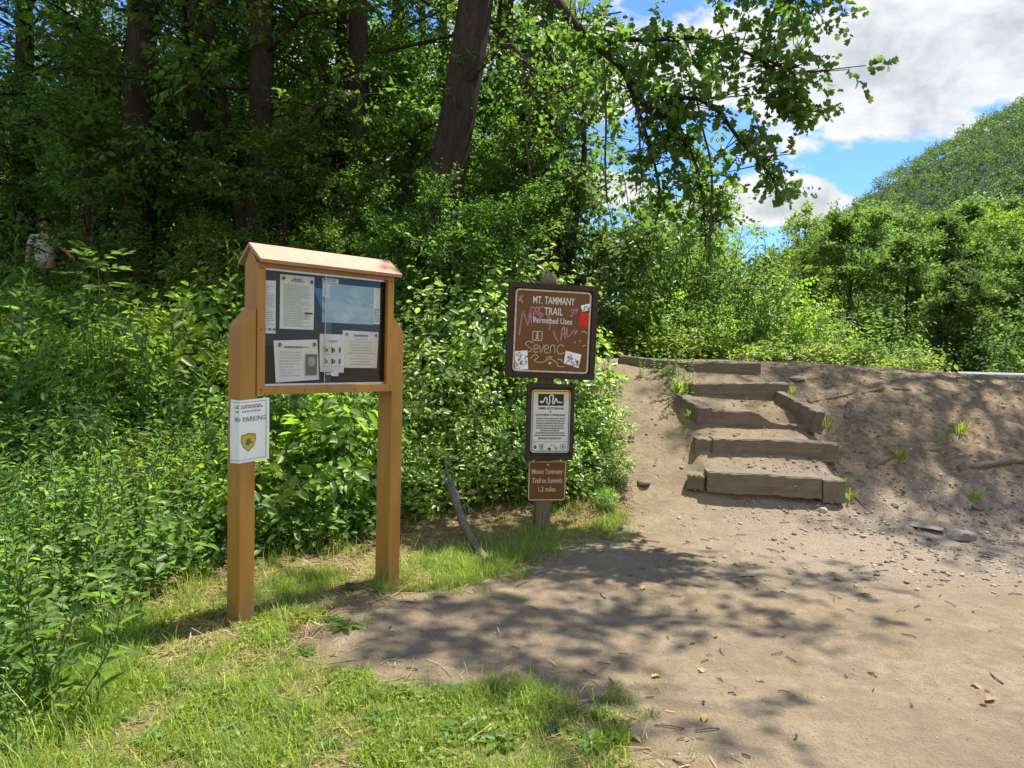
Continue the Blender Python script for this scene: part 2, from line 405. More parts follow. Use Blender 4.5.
M_GREYCLOTH = flat('charcoal_jacket', (.12, .12, .14), .85, 30, .15)
M_HAIR = flat('brown_hair', (.045, .03, .02), .6, 60, .3)
M_STONE = flat('grey_stone', (.235, .215, .185), .8, 9, .25)
M_STONE2 = flat('tan_stone', (.36, .30, .235), .8, 12, .3)
M_RAIL = flat('galvanised_rail', (.50, .51, .52), .4, 10, .05, .5, .2)
M_ASPHALT = flat('asphalt', (.055, .055, .057), .9, 60, .3)
def glass_mat():
    m, t, b = new_mat('door_glass'); t.nodes.remove(b)
    tr = N(t, 'ShaderNodeBsdfTransparent'); tr.inputs[0].default_value = (.98, .985, .98, 1); gl = N(t, 'ShaderNodeBsdfGlossy', i_Roughness=.02)
    fr = N(t, 'ShaderNodeFresnel', i_IOR=1.5); mx = N(t, 'ShaderNodeMixShader')
    t.links.new(math_n(t, 'MULTIPLY', fr.outputs[0], .4, True), mx.inputs[0]); t.links.new(tr.outputs[0], mx.inputs[1]); t.links.new(gl.outputs[0], mx.inputs[2])
    t.links.new(mx.outputs[0], t.nodes['Material Output'].inputs[0]); return m
M_GLASS = glass_mat()

# ------------------------------------------------------------------ ground
DIRT = [(.75, -30), (.62, 2.0), (.60, 2.65), (.46, 3.15), (0, 3.32), (-.49, 3.33), (-.83, 3.28), (-1.14, 3.7), (-1.08, 4.26), (-.7, 4.64), (-.26, 5.03), (.26, 5.62),
        (.78, 6.25), (1.08, 6.75), (1.12, 7.3), (1.0, 8.0), (.85, 8.8), (.7, 9.6), (.75, 10.2), (1.6, 10.35), (3.0, 10.6), (4.6, 10.7), (6.5, 10.9), (9, 11.1), (14, 11.5), (30, 11.5), (30, -30)]
VEG = [(-1.5, -6), (-1.62, 2.0), (-1.72, 2.61), (-2.0, 3.12), (-2.16, 3.77), (-2.1, 4.58), (-1.85, 5.2), (-1.3, 5.5), (-.9, 5.85), (-.65, 6.35), (-.2, 6.65), (.45, 6.75), (.8, 7.0), (.95, 7.5), (.9, 8.2),
       (.75, 8.9), (.6, 9.8), (.9, 10.4), (3, 10.75), (4.8, 10.9), (6.3, 11.1), (7.5, 12.5), (7.5, 26), (-26, 26), (-26, -6)]
def axis(lo, hi, st, far_lo, far_hi, grow=1.09):
    c = list(np.arange(lo, hi, st)); s = st; a = [c[0]]
    while a[-1] > far_lo: s *= grow; a.append(a[-1] - s)
    s = st; b = [c[-1]]
    while b[-1] < far_hi: s *= grow; b.append(b[-1] + s)
    return np.array(a[:0:-1] + c + b[1:])
gx = axis(-5, 9, .045, -2500, 2500); gy = axis(1.6, 12, .045, -400, 3000)
X, Y = np.meshgrid(gx, gy); Z = terr(X, Y)
nx, ny = len(gx), len(gy); idx = np.arange(nx * ny).reshape(ny, nx)
quads = np.stack([idx[:-1, :-1], idx[:-1, 1:], idx[1:, 1:], idx[1:, :-1]], -1).reshape(-1, 4)
pd = poly_dist(X.ravel(), Y.ravel(), DIRT)
dirt_a = smooth((pd + (fbm(X.ravel() * 2.3, Y.ravel() * 2.3, 4) - .47) * .7) / .22 + .5)
xx, yy = X.ravel(), Y.ravel()
slope_a = smooth((xx - 2.9) / .9) * smooth((yy - 6.1 + (fbm(xx * 1.5, yy * 1.5) - .45) * 1.2) / .8)
grav_a = smooth((xx - 1.4) / 1.2) * smooth((yy - 4.6 - (xx - 2) * -.12) / 1.2) * (1 - smooth((yy - 7.0) / .6))
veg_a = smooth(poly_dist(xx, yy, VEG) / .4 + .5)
m, t, b = new_mat('trail_ground')
def attr(t, n):
    a = t.nodes.new('ShaderNodeAttribute'); a.attribute_name = n; return a.outputs['Fac']
n1 = noise(t, 1.3, 6, .6); n2 = noise(t, 14, 6, .65); n3 = noise(t, 90, 4, .6); n4 = noise(t, 260, 3, .6)
dirt = ramp(t, n1, [(.3, (.268, .210, .135)), (.5, (.338, .271, .178)), (.72, (.395, .325, .220))])
nm = noise(t, 4.5, 6, .65)
dirt = mixc_(t, ramp(t, nm, [(.40, (.7, .7, .7)), (.56, (0, 0, 0))]), dirt, (.235, .182, .122))
dirt = mixc_(t, ramp(t, n2, [(.35, (.55, .55, .55)), (.6, (0, 0, 0))]), dirt, (.235, .182, .122))
dirt = mixc_(t, ramp(t, n3, [(.32, (.85, .85, .85)), (.46, (0, 0, 0))]), dirt, (.20, .152, .105))
dirt = mixc_(t, ramp(t, n4, [(.62, (0, 0, 0)), (.75, (.6, .6, .6))]), dirt, (.50, .41, .31))
soil = ramp(t, n2, [(.3, (.105, .078, .048)), (.5, (.25, .19, .122)), (.7, (.39, .31, .205))])
soil = mixc_(t, ramp(t, n3, [(.55, (0, 0, 0)), (.7, (.8, .8, .8))]), soil, (.38, .28, .18))
gravel = ramp(t, n3, [(.3, (.17, .135, .10)), (.5, (.33, .27, .21)), (.66, (.46, .40, .33))])
c = mixc_(t, math_n(t, 'MULTIPLY', attr(t, 'slope'), .80), dirt, soil)
c = mixc_(t, math_n(t, 'MULTIPLY', attr(t, 'gravel'), .65), c, gravel)
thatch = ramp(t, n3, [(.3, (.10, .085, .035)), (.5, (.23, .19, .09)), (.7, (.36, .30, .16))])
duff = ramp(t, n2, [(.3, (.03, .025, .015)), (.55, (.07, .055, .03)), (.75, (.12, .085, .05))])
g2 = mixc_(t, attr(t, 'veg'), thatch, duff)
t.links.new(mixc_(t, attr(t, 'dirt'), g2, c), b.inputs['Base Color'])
b.inputs['Roughness'].default_value = .95; b.inputs['Specular IOR Level'].default_value = .1
hh = math_n(t, 'ADD', math_n(t, 'MULTIPLY', n2, .6), math_n(t, 'ADD', math_n(t, 'MULTIPLY', n3, .35), math_n(t, 'MULTIPLY', n4, .15)))
bump(t, b, hh, 1.0, .05)
M_GROUND = m
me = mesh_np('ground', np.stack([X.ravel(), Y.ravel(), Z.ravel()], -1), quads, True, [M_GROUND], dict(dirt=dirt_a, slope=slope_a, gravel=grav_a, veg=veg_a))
tag(link('ground', me), None, None, kind='structure')

# ------------------------------------------------------------------ leaves, shrubs, trees (generators)
def norm(v): return v / np.maximum(np.linalg.norm(v, axis=-1, keepdims=True), 1e-9)
SHAPES = {  # (along, aside) outline of the left half, base and tip on the midrib
    'rhomb': [(.45, .5)],
    'oval': [(.28, .42), (.68, .40)],
    'lance': [(.3, .5), (.6, .42)],
    'lobed': [(.12, .36), (.34, .56), (.44, .30), (.72, .50)],
}
def leaf_geo(rs, P, D, Nn, L, W=.55, shape='rhomb', fold=.22, curl=.15):
    """n leaves as two halves meeting along the midrib"""
    n = len(P); L = np.broadcast_to(np.asarray(L, float), (n,))[:, None]
    D = norm(D); Nn = norm(Nn - D * (Nn * D).sum(-1, keepdims=True)); S = np.cross(D, Nn)
    half = SHAPES[shape]; k = len(half)
    pts = [P]
    for (a, s) in half: pts.append(P + D * L * a + S * L * W * s + Nn * L * (fold * s * W * 2 - curl * a * a))
    tip = P + D * L - Nn * L * curl
    pts.append(tip)
    for (a, s) in half[::-1]: pts.append(P + D * L * a - S * L * W * s + Nn * L * (fold * s * W * 2 - curl * a * a))
    V = np.stack(pts, 1); nv = 2 * k + 2; base = (np.arange(n) * nv)[:, None]
    Lf = np.concatenate([base, base + np.arange(k + 1, 0, -1)[None]], 1)            # base, tip, ... first
    Rf = np.concatenate([base, base + np.arange(2 * k + 1, k, -1)[None]], 1)
    return V.reshape(-1, 3), np.concatenate([Lf, Rf[:, ::1]], 0)
def sprays(rs, start, d, ln, m, L, W=.55, shape='rhomb', flat_=.5, jit=.35, out=None):
    """leaves set alternately along straight twigs"""
    n = len(start); d = norm(d)
    t = (np.arange(m)[None] + rs.random((n, m)) * .8) / m
    P = start[:, None] + d[:, None] * (t * ln[:, None])[..., None]
    up = norm(np.array([0, 0, 1.0]) + rs.normal(0, flat_, (n, 3)) + (0 if out is None else out)); side = norm(np.cross(d, up))
    sg = np.where(np.arange(m) % 2 == 0, 1., -1.)[None, :, None]
    D = side[:, None] * sg + d[:, None] * .55 + rs.normal(0, jit, (n, m, 3)) + np.array([0, 0, -.18])
    Nn = up[:, None] + rs.normal(0, jit, (n, m, 3))
    P = P + norm(D) * (L * .25)
    Ls = L * (.5 + .95 * rs.random(n * m) ** 1.4) * np.repeat(.75 + .5 * rs.random(n), m) * (1 - .3 * t.ravel() ** 3)
    return leaf_geo(rs, P.reshape(-1, 3), D.reshape(-1, 3), Nn.reshape(-1, 3), Ls, W, shape)
def cat_geo(parts):
    Vs, Fs, n = [], {}, 0
    for V, F in parts:
        Vs.append(V); Fs.setdefault(F.shape[1], []).append(F + n); n += len(V)
    return np.concatenate(Vs), [np.concatenate(f) for f in Fs.values()]
def spline(P, n):
    P = np.asarray(P, float); k = np.linspace(0, len(P) - 1, n); i = np.clip(k.astype(int), 0, len(P) - 2); f = (k - i)[:, None]
    g = lambda j: P[np.clip(j, 0, len(P) - 1)]
    a, b, c, d = g(i - 1), g(i), g(i + 1), g(i + 2)
    return .5 * (2 * b + (c - a) * f + (2 * a - 5 * b + 4 * c - d) * f ** 2 + (3 * b - a - 3 * c + d) * f ** 3)

def tree_meshes(name, seed, H, r0, z0, R, nl=16, nsub=6, ntw=900, m=16, L=.11, lean=(0, 0), mat=None, bark=None, twig=.6, shape='rhomb', extra_stem=None, W=.62, upper=1.0):
    rs = np.random.default_rng(seed); mb = MB()
    k = 12; tt = np.linspace(0, 1, k)
    wob = np.cumsum(rs.normal(0, .012 * H / k * 2, (k, 2)), 0); wob -= wob[0]
    tr = np.stack([lean[0] * tt * H + wob[:, 0], lean[1] * tt * H + wob[:, 1], tt * H - .35 * (1 - tt)], -1)
    rad = r0 * (1 - tt) ** .75 + .02 + r0 * .55 * np.exp(-tt * H / .35)
    tr2 = spline(tr, 26); rad2 = np.interp(np.linspace(0, 1, 26), tt, rad)
    mb.tube(tr2, rad2, 12)
    if extra_stem is not None:
        ex = np.array(extra_stem, float); es = spline(ex, 12); mb.tube(es, np.linspace(r0 * .7, r0 * .3, 12), 10)
    S, D, LN = [], [], []
    def on(t):
        return np.array([np.interp(t, tt, tr[:, i]) for i in range(3)])
    for i in range(nl):
        q = ((i + .5) / nl) ** .95; z = z0 + (H - z0) * q; t0 = z / H; p = on(min(t0, .985))
        az = i * 2.399 + rs.normal(0, .4); el = .12 + .85 * q + rs.normal(0, .15)
        ln = R * (.45 + .75 * math.sin(math.pi * min(.98, .18 + .80 * q))) * (.75 + .5 * rs.random())
        dv = np.array([math.cos(az) * math.cos(el), math.sin(az) * math.cos(el), math.sin(el)])
        pts = [p]
        for j in range(1, 6): pts.append(p + dv * ln * j / 5 + np.array([0, 0, -.10 * ln * (j / 5) ** 2]) + rs.normal(0, .05 * ln * j / 5, 3))
        pts = np.array(pts); rl = max(.014, r0 * .22 * (1 - .6 * q)); sp = spline(pts, 9)
        mb.tube(sp, np.linspace(rl, .012, 9), 6)
        subs = [(sp[4:], 1.0)]
        for j in range(nsub):
            a = .2 + .75 * (j + rs.random()) / nsub; ip = sp[min(8, int(a * 8))]
            sd = norm(dv * .6 + rs.normal(0, .75, 3) * np.array([1, 1, .6])); sl = ln * .42 * (1.15 - .6 * a)
            ps = np.array([ip, ip + sd * sl * .5 + rs.normal(0, .05, 3), ip + sd * sl + np.array([0, 0, -.08 * sl])])
            mb.tube(ps, [rl * .45, rl * .3, .008], 4, False); subs.append((ps, 1.0))
        for ps, w in subs:
            n = max(2, int(ntw / (nl * (nsub + 1)) * (.6 + .8 * rs.random())))
            u = rs.random(n) * (len(ps) - 1); a = np.clip(u.astype(int), 0, len(ps) - 2); f = (u - a)[:, None]
            st = ps[a] * (1 - f) + ps[a + 1] * f; dd = norm(ps[-1] - ps[0]) * .7 + rs.normal(0, .7, (n, 3)) * np.array([1, 1, .55])
            S.append(st); D.append(dd); LN.append(twig * (.6 + .8 * rs.random(n)))
    S, D, LN = np.concatenate(S), np.concatenate(D), np.concatenate(LN)
    V, F = sprays(rs, S, D, LN, m, L, W, shape)
    crown = mesh_np(name + '_crown', V, [F], False, [mat])
    trunk = mb.mesh(name + '_trunk', True); trunk.materials.append(bark)
    return trunk, crown
def tree_thing(name, meshes, label, loc, rotz, sc, group=None):
    o = empty(name, label, 'tree', loc, rotz, group); o.scale = (sc,) * 3
    link('trunk', meshes[0], o); link('crown', meshes[1], o); return o
def shrub_meshes(name, seed, h, r, nst=14, side=6, m=9, L=.07, W=.6, mat=None, shape='oval', stemmat=None, droop=.25):
    rs = np.random.default_rng(seed); mb = MB(); S, D, LN = [], [], []
    for i in range(nst):
        az = i * 2.399 + rs.normal(0, .3); q = math.sqrt((i + .5) / nst); hh = h * (1.02 - .45 * q * q) * (.8 + .35 * rs.random())
        b0 = np.array([math.cos(az), math.sin(az), 0]) * r * .25 * q; tip = np.array([math.cos(az), math.sin(az), 0]) * r * q * (.8 + .3 * rs.random()) + np.array([0, 0, hh])
        mid = (b0 + tip) / 2 + np.array([0, 0, h * .12 * q]) + rs.normal(0, .04 * h, 3)
        sp = spline([b0 - np.array([0, 0, .12]), b0 * .7 + mid * .3, mid, tip], 7); mb.tube(sp, np.linspace(.009, .003, 7) * (.6 + h * .5), 4, False)
        S.append(sp[-2:-1]); D.append((sp[-1] - sp[-2])[None]); LN.append(np.array([h * .28]))
        n = side; u = .18 + .8 * rs.random(n); st = np.array([[np.interp(v, np.linspace(0, 1, 7), sp[:, c]) for c in range(3)] for v in u])
        dd = np.array([math.cos(az), math.sin(az), .2])[None] * .5 + rs.normal(0, .8, (n, 3)) * np.array([1, 1, .5])
        S.append(st); D.append(dd); LN.append(h * (.16 + .16 * rs.random(n)))
    S, D, LN = np.concatenate(S), np.concatenate(D), np.concatenate(LN)
    ou = S * np.array([1, 1, 0]); ou = ou / r * .95
    V, F = sprays(rs, S, D, LN, m, L, W, shape, .35, .3, ou)
    fo = mesh_np(name + '_foliage', V, [F], False, [mat]); st = mb.mesh(name + '_stems', True); st.materials.append(stemmat or M_STEM)
    return st, fo
def weed_meshes(name, seed, h, nst=3, L=.085, W=.26, mat=None, spacing=.035, shape='lance', spread=.12):
    """upright stalks with narrow leaves all the way up"""
    rs = np.random.default_rng(seed); mb = MB(); parts = []
    for i in range(nst):
        b0 = np.append(rs.normal(0, spread * .5, 2), -.06); tip = b0 + np.append(rs.normal(0, spread, 2), h * (.65 + .4 * rs.random()))
        sp = spline([b0, (b0 + tip) / 2 + np.append(rs.normal(0, .045 * h, 2), 0), tip], 8); mb.tube(sp, np.linspace(.005, .002, 8), 5, False)
        hl = tip[2] - b0[2]; n = int(hl / spacing); u = np.linspace(.12, 1, n)
        st = np.stack([np.interp(u, np.linspace(0, 1, 8), sp[:, c]) for c in range(3)], -1); az = np.arange(n) * 2.4 + rs.random() * 6
        el = .50 + .8 * u ** 3 + rs.normal(0, .34, n)
        dd = np.stack([np.cos(az) * np.cos(el), np.sin(az) * np.cos(el), np.sin(el)], -1); up = np.stack([-np.cos(az) * np.sin(el), -np.sin(az) * np.sin(el), np.cos(el)], -1)
        parts.append(leaf_geo(rs, st, dd, up + rs.normal(0, .38, (n, 3)), L * (1.1 - .55 * u) * (.6 + .7 * rs.random(n)), W, shape, .25, .5))
    V, F = cat_geo(parts)
    fo = mesh_np(name + '_foliage', V, F, False, [mat]); st = mb.mesh(name + '_stems', True); st.materials.append(M_STEM)
    return st, fo
def plant(name, cat, meshes, label, loc, rotz, sc, group=None):
    o = empty(name, label, cat, loc, rotz, group); o.scale = (sc,) * 3
    link('stem', meshes[0], o); link('foliage', meshes[1], o); return o

# ------------------------------------------------------------------ far hill with its forest
HX = np.linspace(-200, 1100, 66); HY = np.linspace(120, 900, 50)
def hill_z(x, y):
    crest = np.interp(x, [-200, 75, 140, 175, 205, 250, 330, 500, 1100], [-5, -5, 28, 67, 96, 123, 163, 216, 240]) + (fbm(x * .02, y * .02, 3) - .45) * 16
    return crest * smooth((y - 130) / 240.) * (1 - .5 * smooth((y - 420) / 400.)) - 3
hX, hY = np.meshgrid(HX, HY); hZ = hill_z(hX, hY)
hi_ = np.arange(hX.size).reshape(hX.shape); hq = np.stack([hi_[:-1, :-1], hi_[:-1, 1:], hi_[1:, 1:], hi_[1:, :-1]], -1).reshape(-1, 4)
M_HILL = flat('hill_soil', (.035, .06, .025), .95, .05, .3)
tag(link('hill', mesh_np('hill', np.stack([hX.ravel(), hY.ravel(), hZ.ravel()], -1), hq, True, [M_HILL])), None, None, kind='structure')
def far_forest(n_try, seed):
    rs = np.random.default_rng(seed); P = []; Q = []
    x = rs.uniform(60, 520, n_try); y = rs.uniform(150, 420, n_try); z = hill_z(x, y)
    px = 512 + 720 * x / y
    keep = (px > 800) & (px < 1500) & (z > -2); x, y, z = x[keep], y[keep], z[keep]
    o_ = np.argsort(-rs.random(len(x))); ok = []; gr = {}
    for i in o_:                                   # keep crowns apart
        c = (int(x[i] // 5), int(y[i] // 5))
        if any((x[i] - x[j]) ** 2 + (y[i] - y[j]) ** 2 < 24 for a_ in (-1, 0, 1) for b_ in (-1, 0, 1) for j in gr.get((c[0] + a_, c[1] + b_), ())): continue
        gr.setdefault(c, []).append(i); ok.append(i)
    x, y, z = x[ok], y[ok], z[ok]
    K = 130; n = len(x); r = rs.uniform(2.5, 4.2, n); hgt = r * rs.uniform(1.7, 2.9, n)
    a = norm(rs.normal(0, 1, (n, K, 3))); a[..., 2] = np.abs(a[..., 2]) * 1.05 - .2; rr = .5 + .55 * rs.random((n, K)) ** .6
    lump = 1 + .38 * np.sin(a[..., 0] * 5 + x[:, None]) * np.cos(a[..., 1] * 6 + y[:, None])
    C = np.stack([x, y, z + hgt * .55], -1)[:, None] + a * (rr * lump)[..., None] * np.stack([r, r, hgt * .62], -1)[:, None]
    Nn = a + rs.normal(0, .45, (n, K, 3)); D = np.cross(Nn, rs.normal(0, 1, (n, K, 3)))
    V, F = leaf_geo(rs, C.reshape(-1, 3), D.reshape(-1, 3), Nn.reshape(-1, 3), rs.uniform(.5, 1.15, n * K), .8, 'rhomb', .15, .1)
    return V, F, np.repeat(rs.random(n), K * 4)
V, F, CV = far_forest(34000, 5)
m, t, b = new_mat('hillside_crown'); at_ = t.nodes.new('ShaderNodeAttribute'); at_.attribute_name = 'crown'
c = ramp(t, at_.outputs['Fac'], [(0, (.042, .082, .048)), (.35, (.085, .14, .068)), (.7, (.12, .18, .082)), (1, (.18, .225, .10))])  # pale bluish greens: distance haze is mixed into these colours
g_ = t.nodes.new('ShaderNodeNewGeometry'); c = mixc_(t, .5, c, ramp(t, g_.outputs['Random Per Island'], [(0, (.06, .11, .045)), (1, (.13, .19, .07))])); t.links.new(c, b.inputs['Base Color']); b.inputs['Roughness'].default_value = .95; b.inputs['Specular IOR Level'].default_value = .03
tr = t.nodes.new('ShaderNodeBsdfTranslucent'); t.links.new(mixc_(t, 1.0, c, (2.0, 2.2, 1.2), 'MULTIPLY'), tr.inputs[0]); mx = N(t, 'ShaderNodeMixShader'); mx.inputs[0].default_value = .45
t.links.new(b.outputs[0], mx.inputs[1]); t.links.new(tr.outputs[0], mx.inputs[2]); t.links.new(mx.outputs[0], t.nodes['Material Output'].inputs[0])
o = link('hillside_forest', mesh_np('hillside_forest', V, [F], False, [m], dict(crown=CV))); tag(o, 'dense green forest covering the steep far hillside', 'forest', kind='stuff')

# ------------------------------------------------------------------ trees of the wood on the left
gz = lambda x, y: float(terr(x, y, False))
big = empty('big_tree', 'tallest thick trunk behind the trail sign, a long limb reaching over the steps', 'tree', (-1.2, 10.0, gz(-1.2, 10)))
def big_tree():
    rs = np.random.default_rng(11); bz = big.location.z; O = np.array([-1.2, 10.0, bz]); mb = MB()
    pts = np.array([[-1.25, 10, bz - .4], [-1.12, 10, 2.4], [-.95, 10, 4.0], [-.80, 10, 5.0], [-.62, 10.0, 6.35], [-.45, 10, 8.5], [-.3, 10, 11], [-.2, 10.1, 15]]) - O
    tr = spline(pts, 30); tz = tr[:, 2]; rad = np.interp(tz, [-.4, .2, 1.0, 3, 5.2, 8, 12, 15], [.42, .34, .29, .255, .235, .205, .12, .03])
    mb.tube(spline(pts, 90), np.interp(spline(pts, 90)[:, 2], tz, rad), 40)
    vv = np.array(mb.V); ax = np.stack([np.interp(vv[:, 2], tz, tr[:, c]) for c in (0, 1)], -1); dx = vv[:, :2] - ax; an = np.arctan2(dx[:, 1], dx[:, 0])
    rg = np.abs(vnoise(an * 5.1 + 40, vv[:, 2] * 1.4 + 9) - .5) * 2; rg2 = vnoise(an * 9 + 80, vv[:, 2] * 3.5); vv[:, :2] = ax + dx * (1.03 - .10 * (1 - rg) ** 2 - .05 * rg2)[:, None]; mb.V = [tuple(v) for v in vv]
    mb.build('trunk', M_BARK, big, smooth_f=True)
    S, D, LN = [], [], []
    lim = MB()
    def limb(points, r0, r1, n=14): sp = spline(np.array(points) - O, n); lim.tube(sp, np.linspace(r0, r1, n), 7); return sp
    q = lambda px, py, Yy: np.array(ray_at(px, py, Yy))
    main = limb([(-.42, 10, 8.6), q(500, -95, 8.9), q(552, -8, 7.7), q(588, 38, 7.4), q(622, 68, 7.2), q(640, 98, 7.1), q(655, 110, 7.0), q(690, 97, 6.8), q(720, 112, 6.7)], .055, .016, 22)
    up2 = limb([q(588, 38, 7.4), q(650, 40, 7.1), q(700, 38, 6.9), q(760, 58, 6.7), q(780, 66, 6.5), q(798, 74, 6.4)], .026, .006)
    up3 = limb([(-.35, 10, 9.4), q(600, -190, 8.2), q(720, -70, 7.2), q(780, -14, 6.8), q(815, -2, 6.6)], .04, .007)
    d1 = limb([q(720, 112, 6.7), q(740, 140, 6.6), q(765, 168, 6.5), q(778, 186, 6.45)], .022, .005)
    d2 = limb([q(655, 110, 7.0), q(690, 150, 6.95), q(702, 195, 6.95), q(706, 250, 7.0)], .022, .005)
    d3 = limb([q(760, 58, 6.7), q(788, 98, 6.6), q(802, 112, 6.5)], .016, .005)
    d4 = limb([q(622, 68, 7.2), q(648, 140, 7.1), q(660, 195, 7.2), q(655, 225, 7.2)], .022, .005)
    side = limb([(-.78, 9.85, 5.1), q(505, 45, 9.6), q(530, 68, 9.4), q(560, 85, 9.2), q(580, 120, 9.1)], .05, .008)
    over = limb([(-.45, 10, 8.0), (.8, 8.2, 8.6), (1.9, 6.9, 8.6), (2.7, 6.1, 8.3), (3.2, 5.5, 7.9)], .045, .012, 16)
    ov2 = limb([(1.9, 6.9, 8.6), (2.8, 6.9, 8.7), (3.8, 6.7, 8.5), (4.7, 6.5, 8.2)], .03, .008)
    ov3 = limb([(1.9, 6.9, 8.6), (3.2, 7.5, 8.6), (4.4, 7.6, 8.5), (5.4, 7.5, 8.2)], .03, .008)
    def leaves_on(sp, a, n, spread, ln, down=-.25):
        u = a + (1 - a) * rs.random(n); st = np.stack([np.interp(u, np.linspace(0, 1, len(sp)), sp[:, c]) for c in range(3)], -1) + rs.normal(0, spread, (n, 3)) * np.array([1, .8, .7])
        S.append(st); D.append(rs.normal(0, .8, (n, 3)) + np.array([.3, 0, down])); LN.append(ln * (.6 + .8 * rs.random(n)))
        for k in range(n):                      # thin twigs that carry the outer sprays
            lim.tube([np.array([np.interp(max(0, u[k] - .015), np.linspace(0, 1, len(sp)), sp[:, c]) for c in range(3)]), st[k]], [.008, .004], 3, False)
    leaves_on(main, .30, 100, .24, .33); leaves_on(up2, .05, 84, .18, .31); leaves_on(up3, .4, 84, .20, .33); leaves_on(d1, .0, 34, .12, .25)
    leaves_on(d2, .05, 60, .12, .26); leaves_on(d3, .1, 26, .10, .25); leaves_on(d4, .1, 45, .13, .26); leaves_on(side, .3, 60, .3, .4)
    leaves_on(over, .35, 120, .32, .36); leaves_on(ov2, .15, 80, .26, .36); leaves_on(ov3, .25, 70, .28, .36)
    S, D, LN = (np.concatenate(v) for v in (S, D, LN))
    V, F = sprays(rs, S, D, LN, 15, .068, .82, 'lobed', .7, .45)
    lim.build('limb', M_BARK, big, smooth_f=True)
    link('hanging_foliage', mesh_np('hanging_foliage', V, [F], False, [M_LEAF_NEAR]), big)
    # upper crown, above the picture but shading the wood
    n = 420; a = rs.random(n) * 6.28; rr = 3.4 * np.sqrt(rs.random(n)); zz = rs.uniform(8.5, 14.5, n)
    P = np.stack([-1.2 + rr * np.cos(a) * 1.0, .8 + rr * np.sin(a), zz - bz], -1)
    V, F = sprays(rs, P, rs.normal(0, 1, (n, 3)) * np.array([1, 1, .4]), .5 + .4 * rs.random(n), 14, .12, .7, 'rhomb')
    link('crown', mesh_np('big_crown', V, [F], False, [M_LEAF_FOREST]), big)
big_tree()

TA = tree_meshes('forest_a', 21, 14.0, .25, 1.9, 3.3, 22, 6, 1250, 13, .125, (.012, .0), M_LEAF_FOREST, M_BARK, .6)
TB = tree_meshes('forest_b', 22, 13.0, .17, 1.4, 2.9, 24, 6, 1200, 13, .115, (-.02, .01), M_LEAF_FOREST, M_BARK, .55)
TC = tree_meshes('forest_c', 23, 15.0, .30, 2.5, 3.6, 22, 6, 1300, 13, .13, (.01, .0), M_LEAF_FOREST, M_BARK, .65)
TD = tree_meshes('forest_d', 24, 12.5, .24, 1.8, 3.2, 22, 6, 1250, 13, .12, (-.004, .0), M_LEAF_FOREST, M_BARK, .6,
                 extra_stem=[(0, 0, -.2), (-.30, 0, 1.6), (-.65, .1, 3.2), (-.95, .1, 5.0), (-1.25, .2, 7.5)])
def wood(meshes, x, y, rz, sc, label, group=None):
    return tree_thing('forest_tree', meshes, label, (x, y, gz(x, y) - .05), rz, sc, group)
wood(TD, -4.25, 12.2, 0.0, 1.0, 'dark twin-stemmed tree behind the notice board roof, its thinner stem leaning left')
wood(TC, -6.75, 12.8, 1.0, 1.0, 'broad dark trunk in the wood just right of the two walkers')
wood(TA, -5.75, 13.2, 2.2, 1.0, 'dark leaning trunk between the broad trunk and the twin-stemmed tree')
wood(TB, -2.75, 12.8, .7, 1.15, 'slender dark trunk between the twin-stemmed tree and the tallest trunk')
wood(TB, -3.6, 14.6, 3.0, 1.0, 'thin dark trunk half hidden behind the twin-stemmed tree')
wood(TA, -9.9, 13.0, 4.0, .9, 'dark tree at the far left edge of the wood, left of the walkers')
wood(TB, -8.2, 16.2, 5.2, 1.1, 'thin trunk in the shade directly behind the walker in the grey shirt')
wood(TC, -.2, 14.2, 2.9, .8, 'leafy tree behind the tallest trunk and the trail sign')
back_label = 'shaded tree deep in the wood behind the front trunks'
back = [(TA, -11.5, 17), (TC, -5.2, 18), (TB, -1.9, 17.5), (TD, -8.6, 20.5), (TA, -3.6, 21.5), (TC, -12.8, 22), (TB, -6.6, 24.5), (TA, -.6, 23), (TC, -16.5, 20), (TD, -16, 27), (TA, -10.5, 29), (TC, -4, 29), (TB, .4, 28.5)]
for i, (ms, x, y) in enumerate(back): wood(ms, x, y, i * 1.7, 1.0 + .12 * math.sin(i * 2.1), back_label, 'trees deep in the wood')
TU_ = [tree_meshes('under_tree_a', 27, 6.0, .07, .5, 2.1, 22, 6, 900, 12, .12, (0, 0), M_LEAF_FOREST, M_BARK, .55), tree_meshes('under_tree_b', 28, 4.6, .06, .3, 1.9, 20, 6, 800, 12, .11, (.01, 0), M_LEAF_FOREST, M_BARK, .5)]
ru = np.random.default_rng(29); un = []
for t_ in range(900):
    y = ru.uniform(10.8, 26); x = ru.uniform(-.85, .03) * y
    if y < 14 and math.hypot(x + 8.75, y - 13.2) < 2.3: continue
    if abs(x / y + 8.6 / 13.2) < .055 and y < 13.6: continue
    if y < 13.2 and x / y < -.33 and len(un) % 3 == 0: continue
    if any((x - a) ** 2 + (y - b) ** 2 < (1.5 + .06 * (y - 10)) ** 2 for a, b in un): continue
    un.append((x, y)); k = int(ru.integers(0, 2))
    tree_thing('understory_tree', TU_[k if y > 13 else 1], 'young leafy understory tree between the trunks of the wood', (x, y, gz(x, y) - .05), ru.random() * 6, (.7 + .4 * ru.random()) * (.7 if y < 13 else 1), 'young trees under the wood')
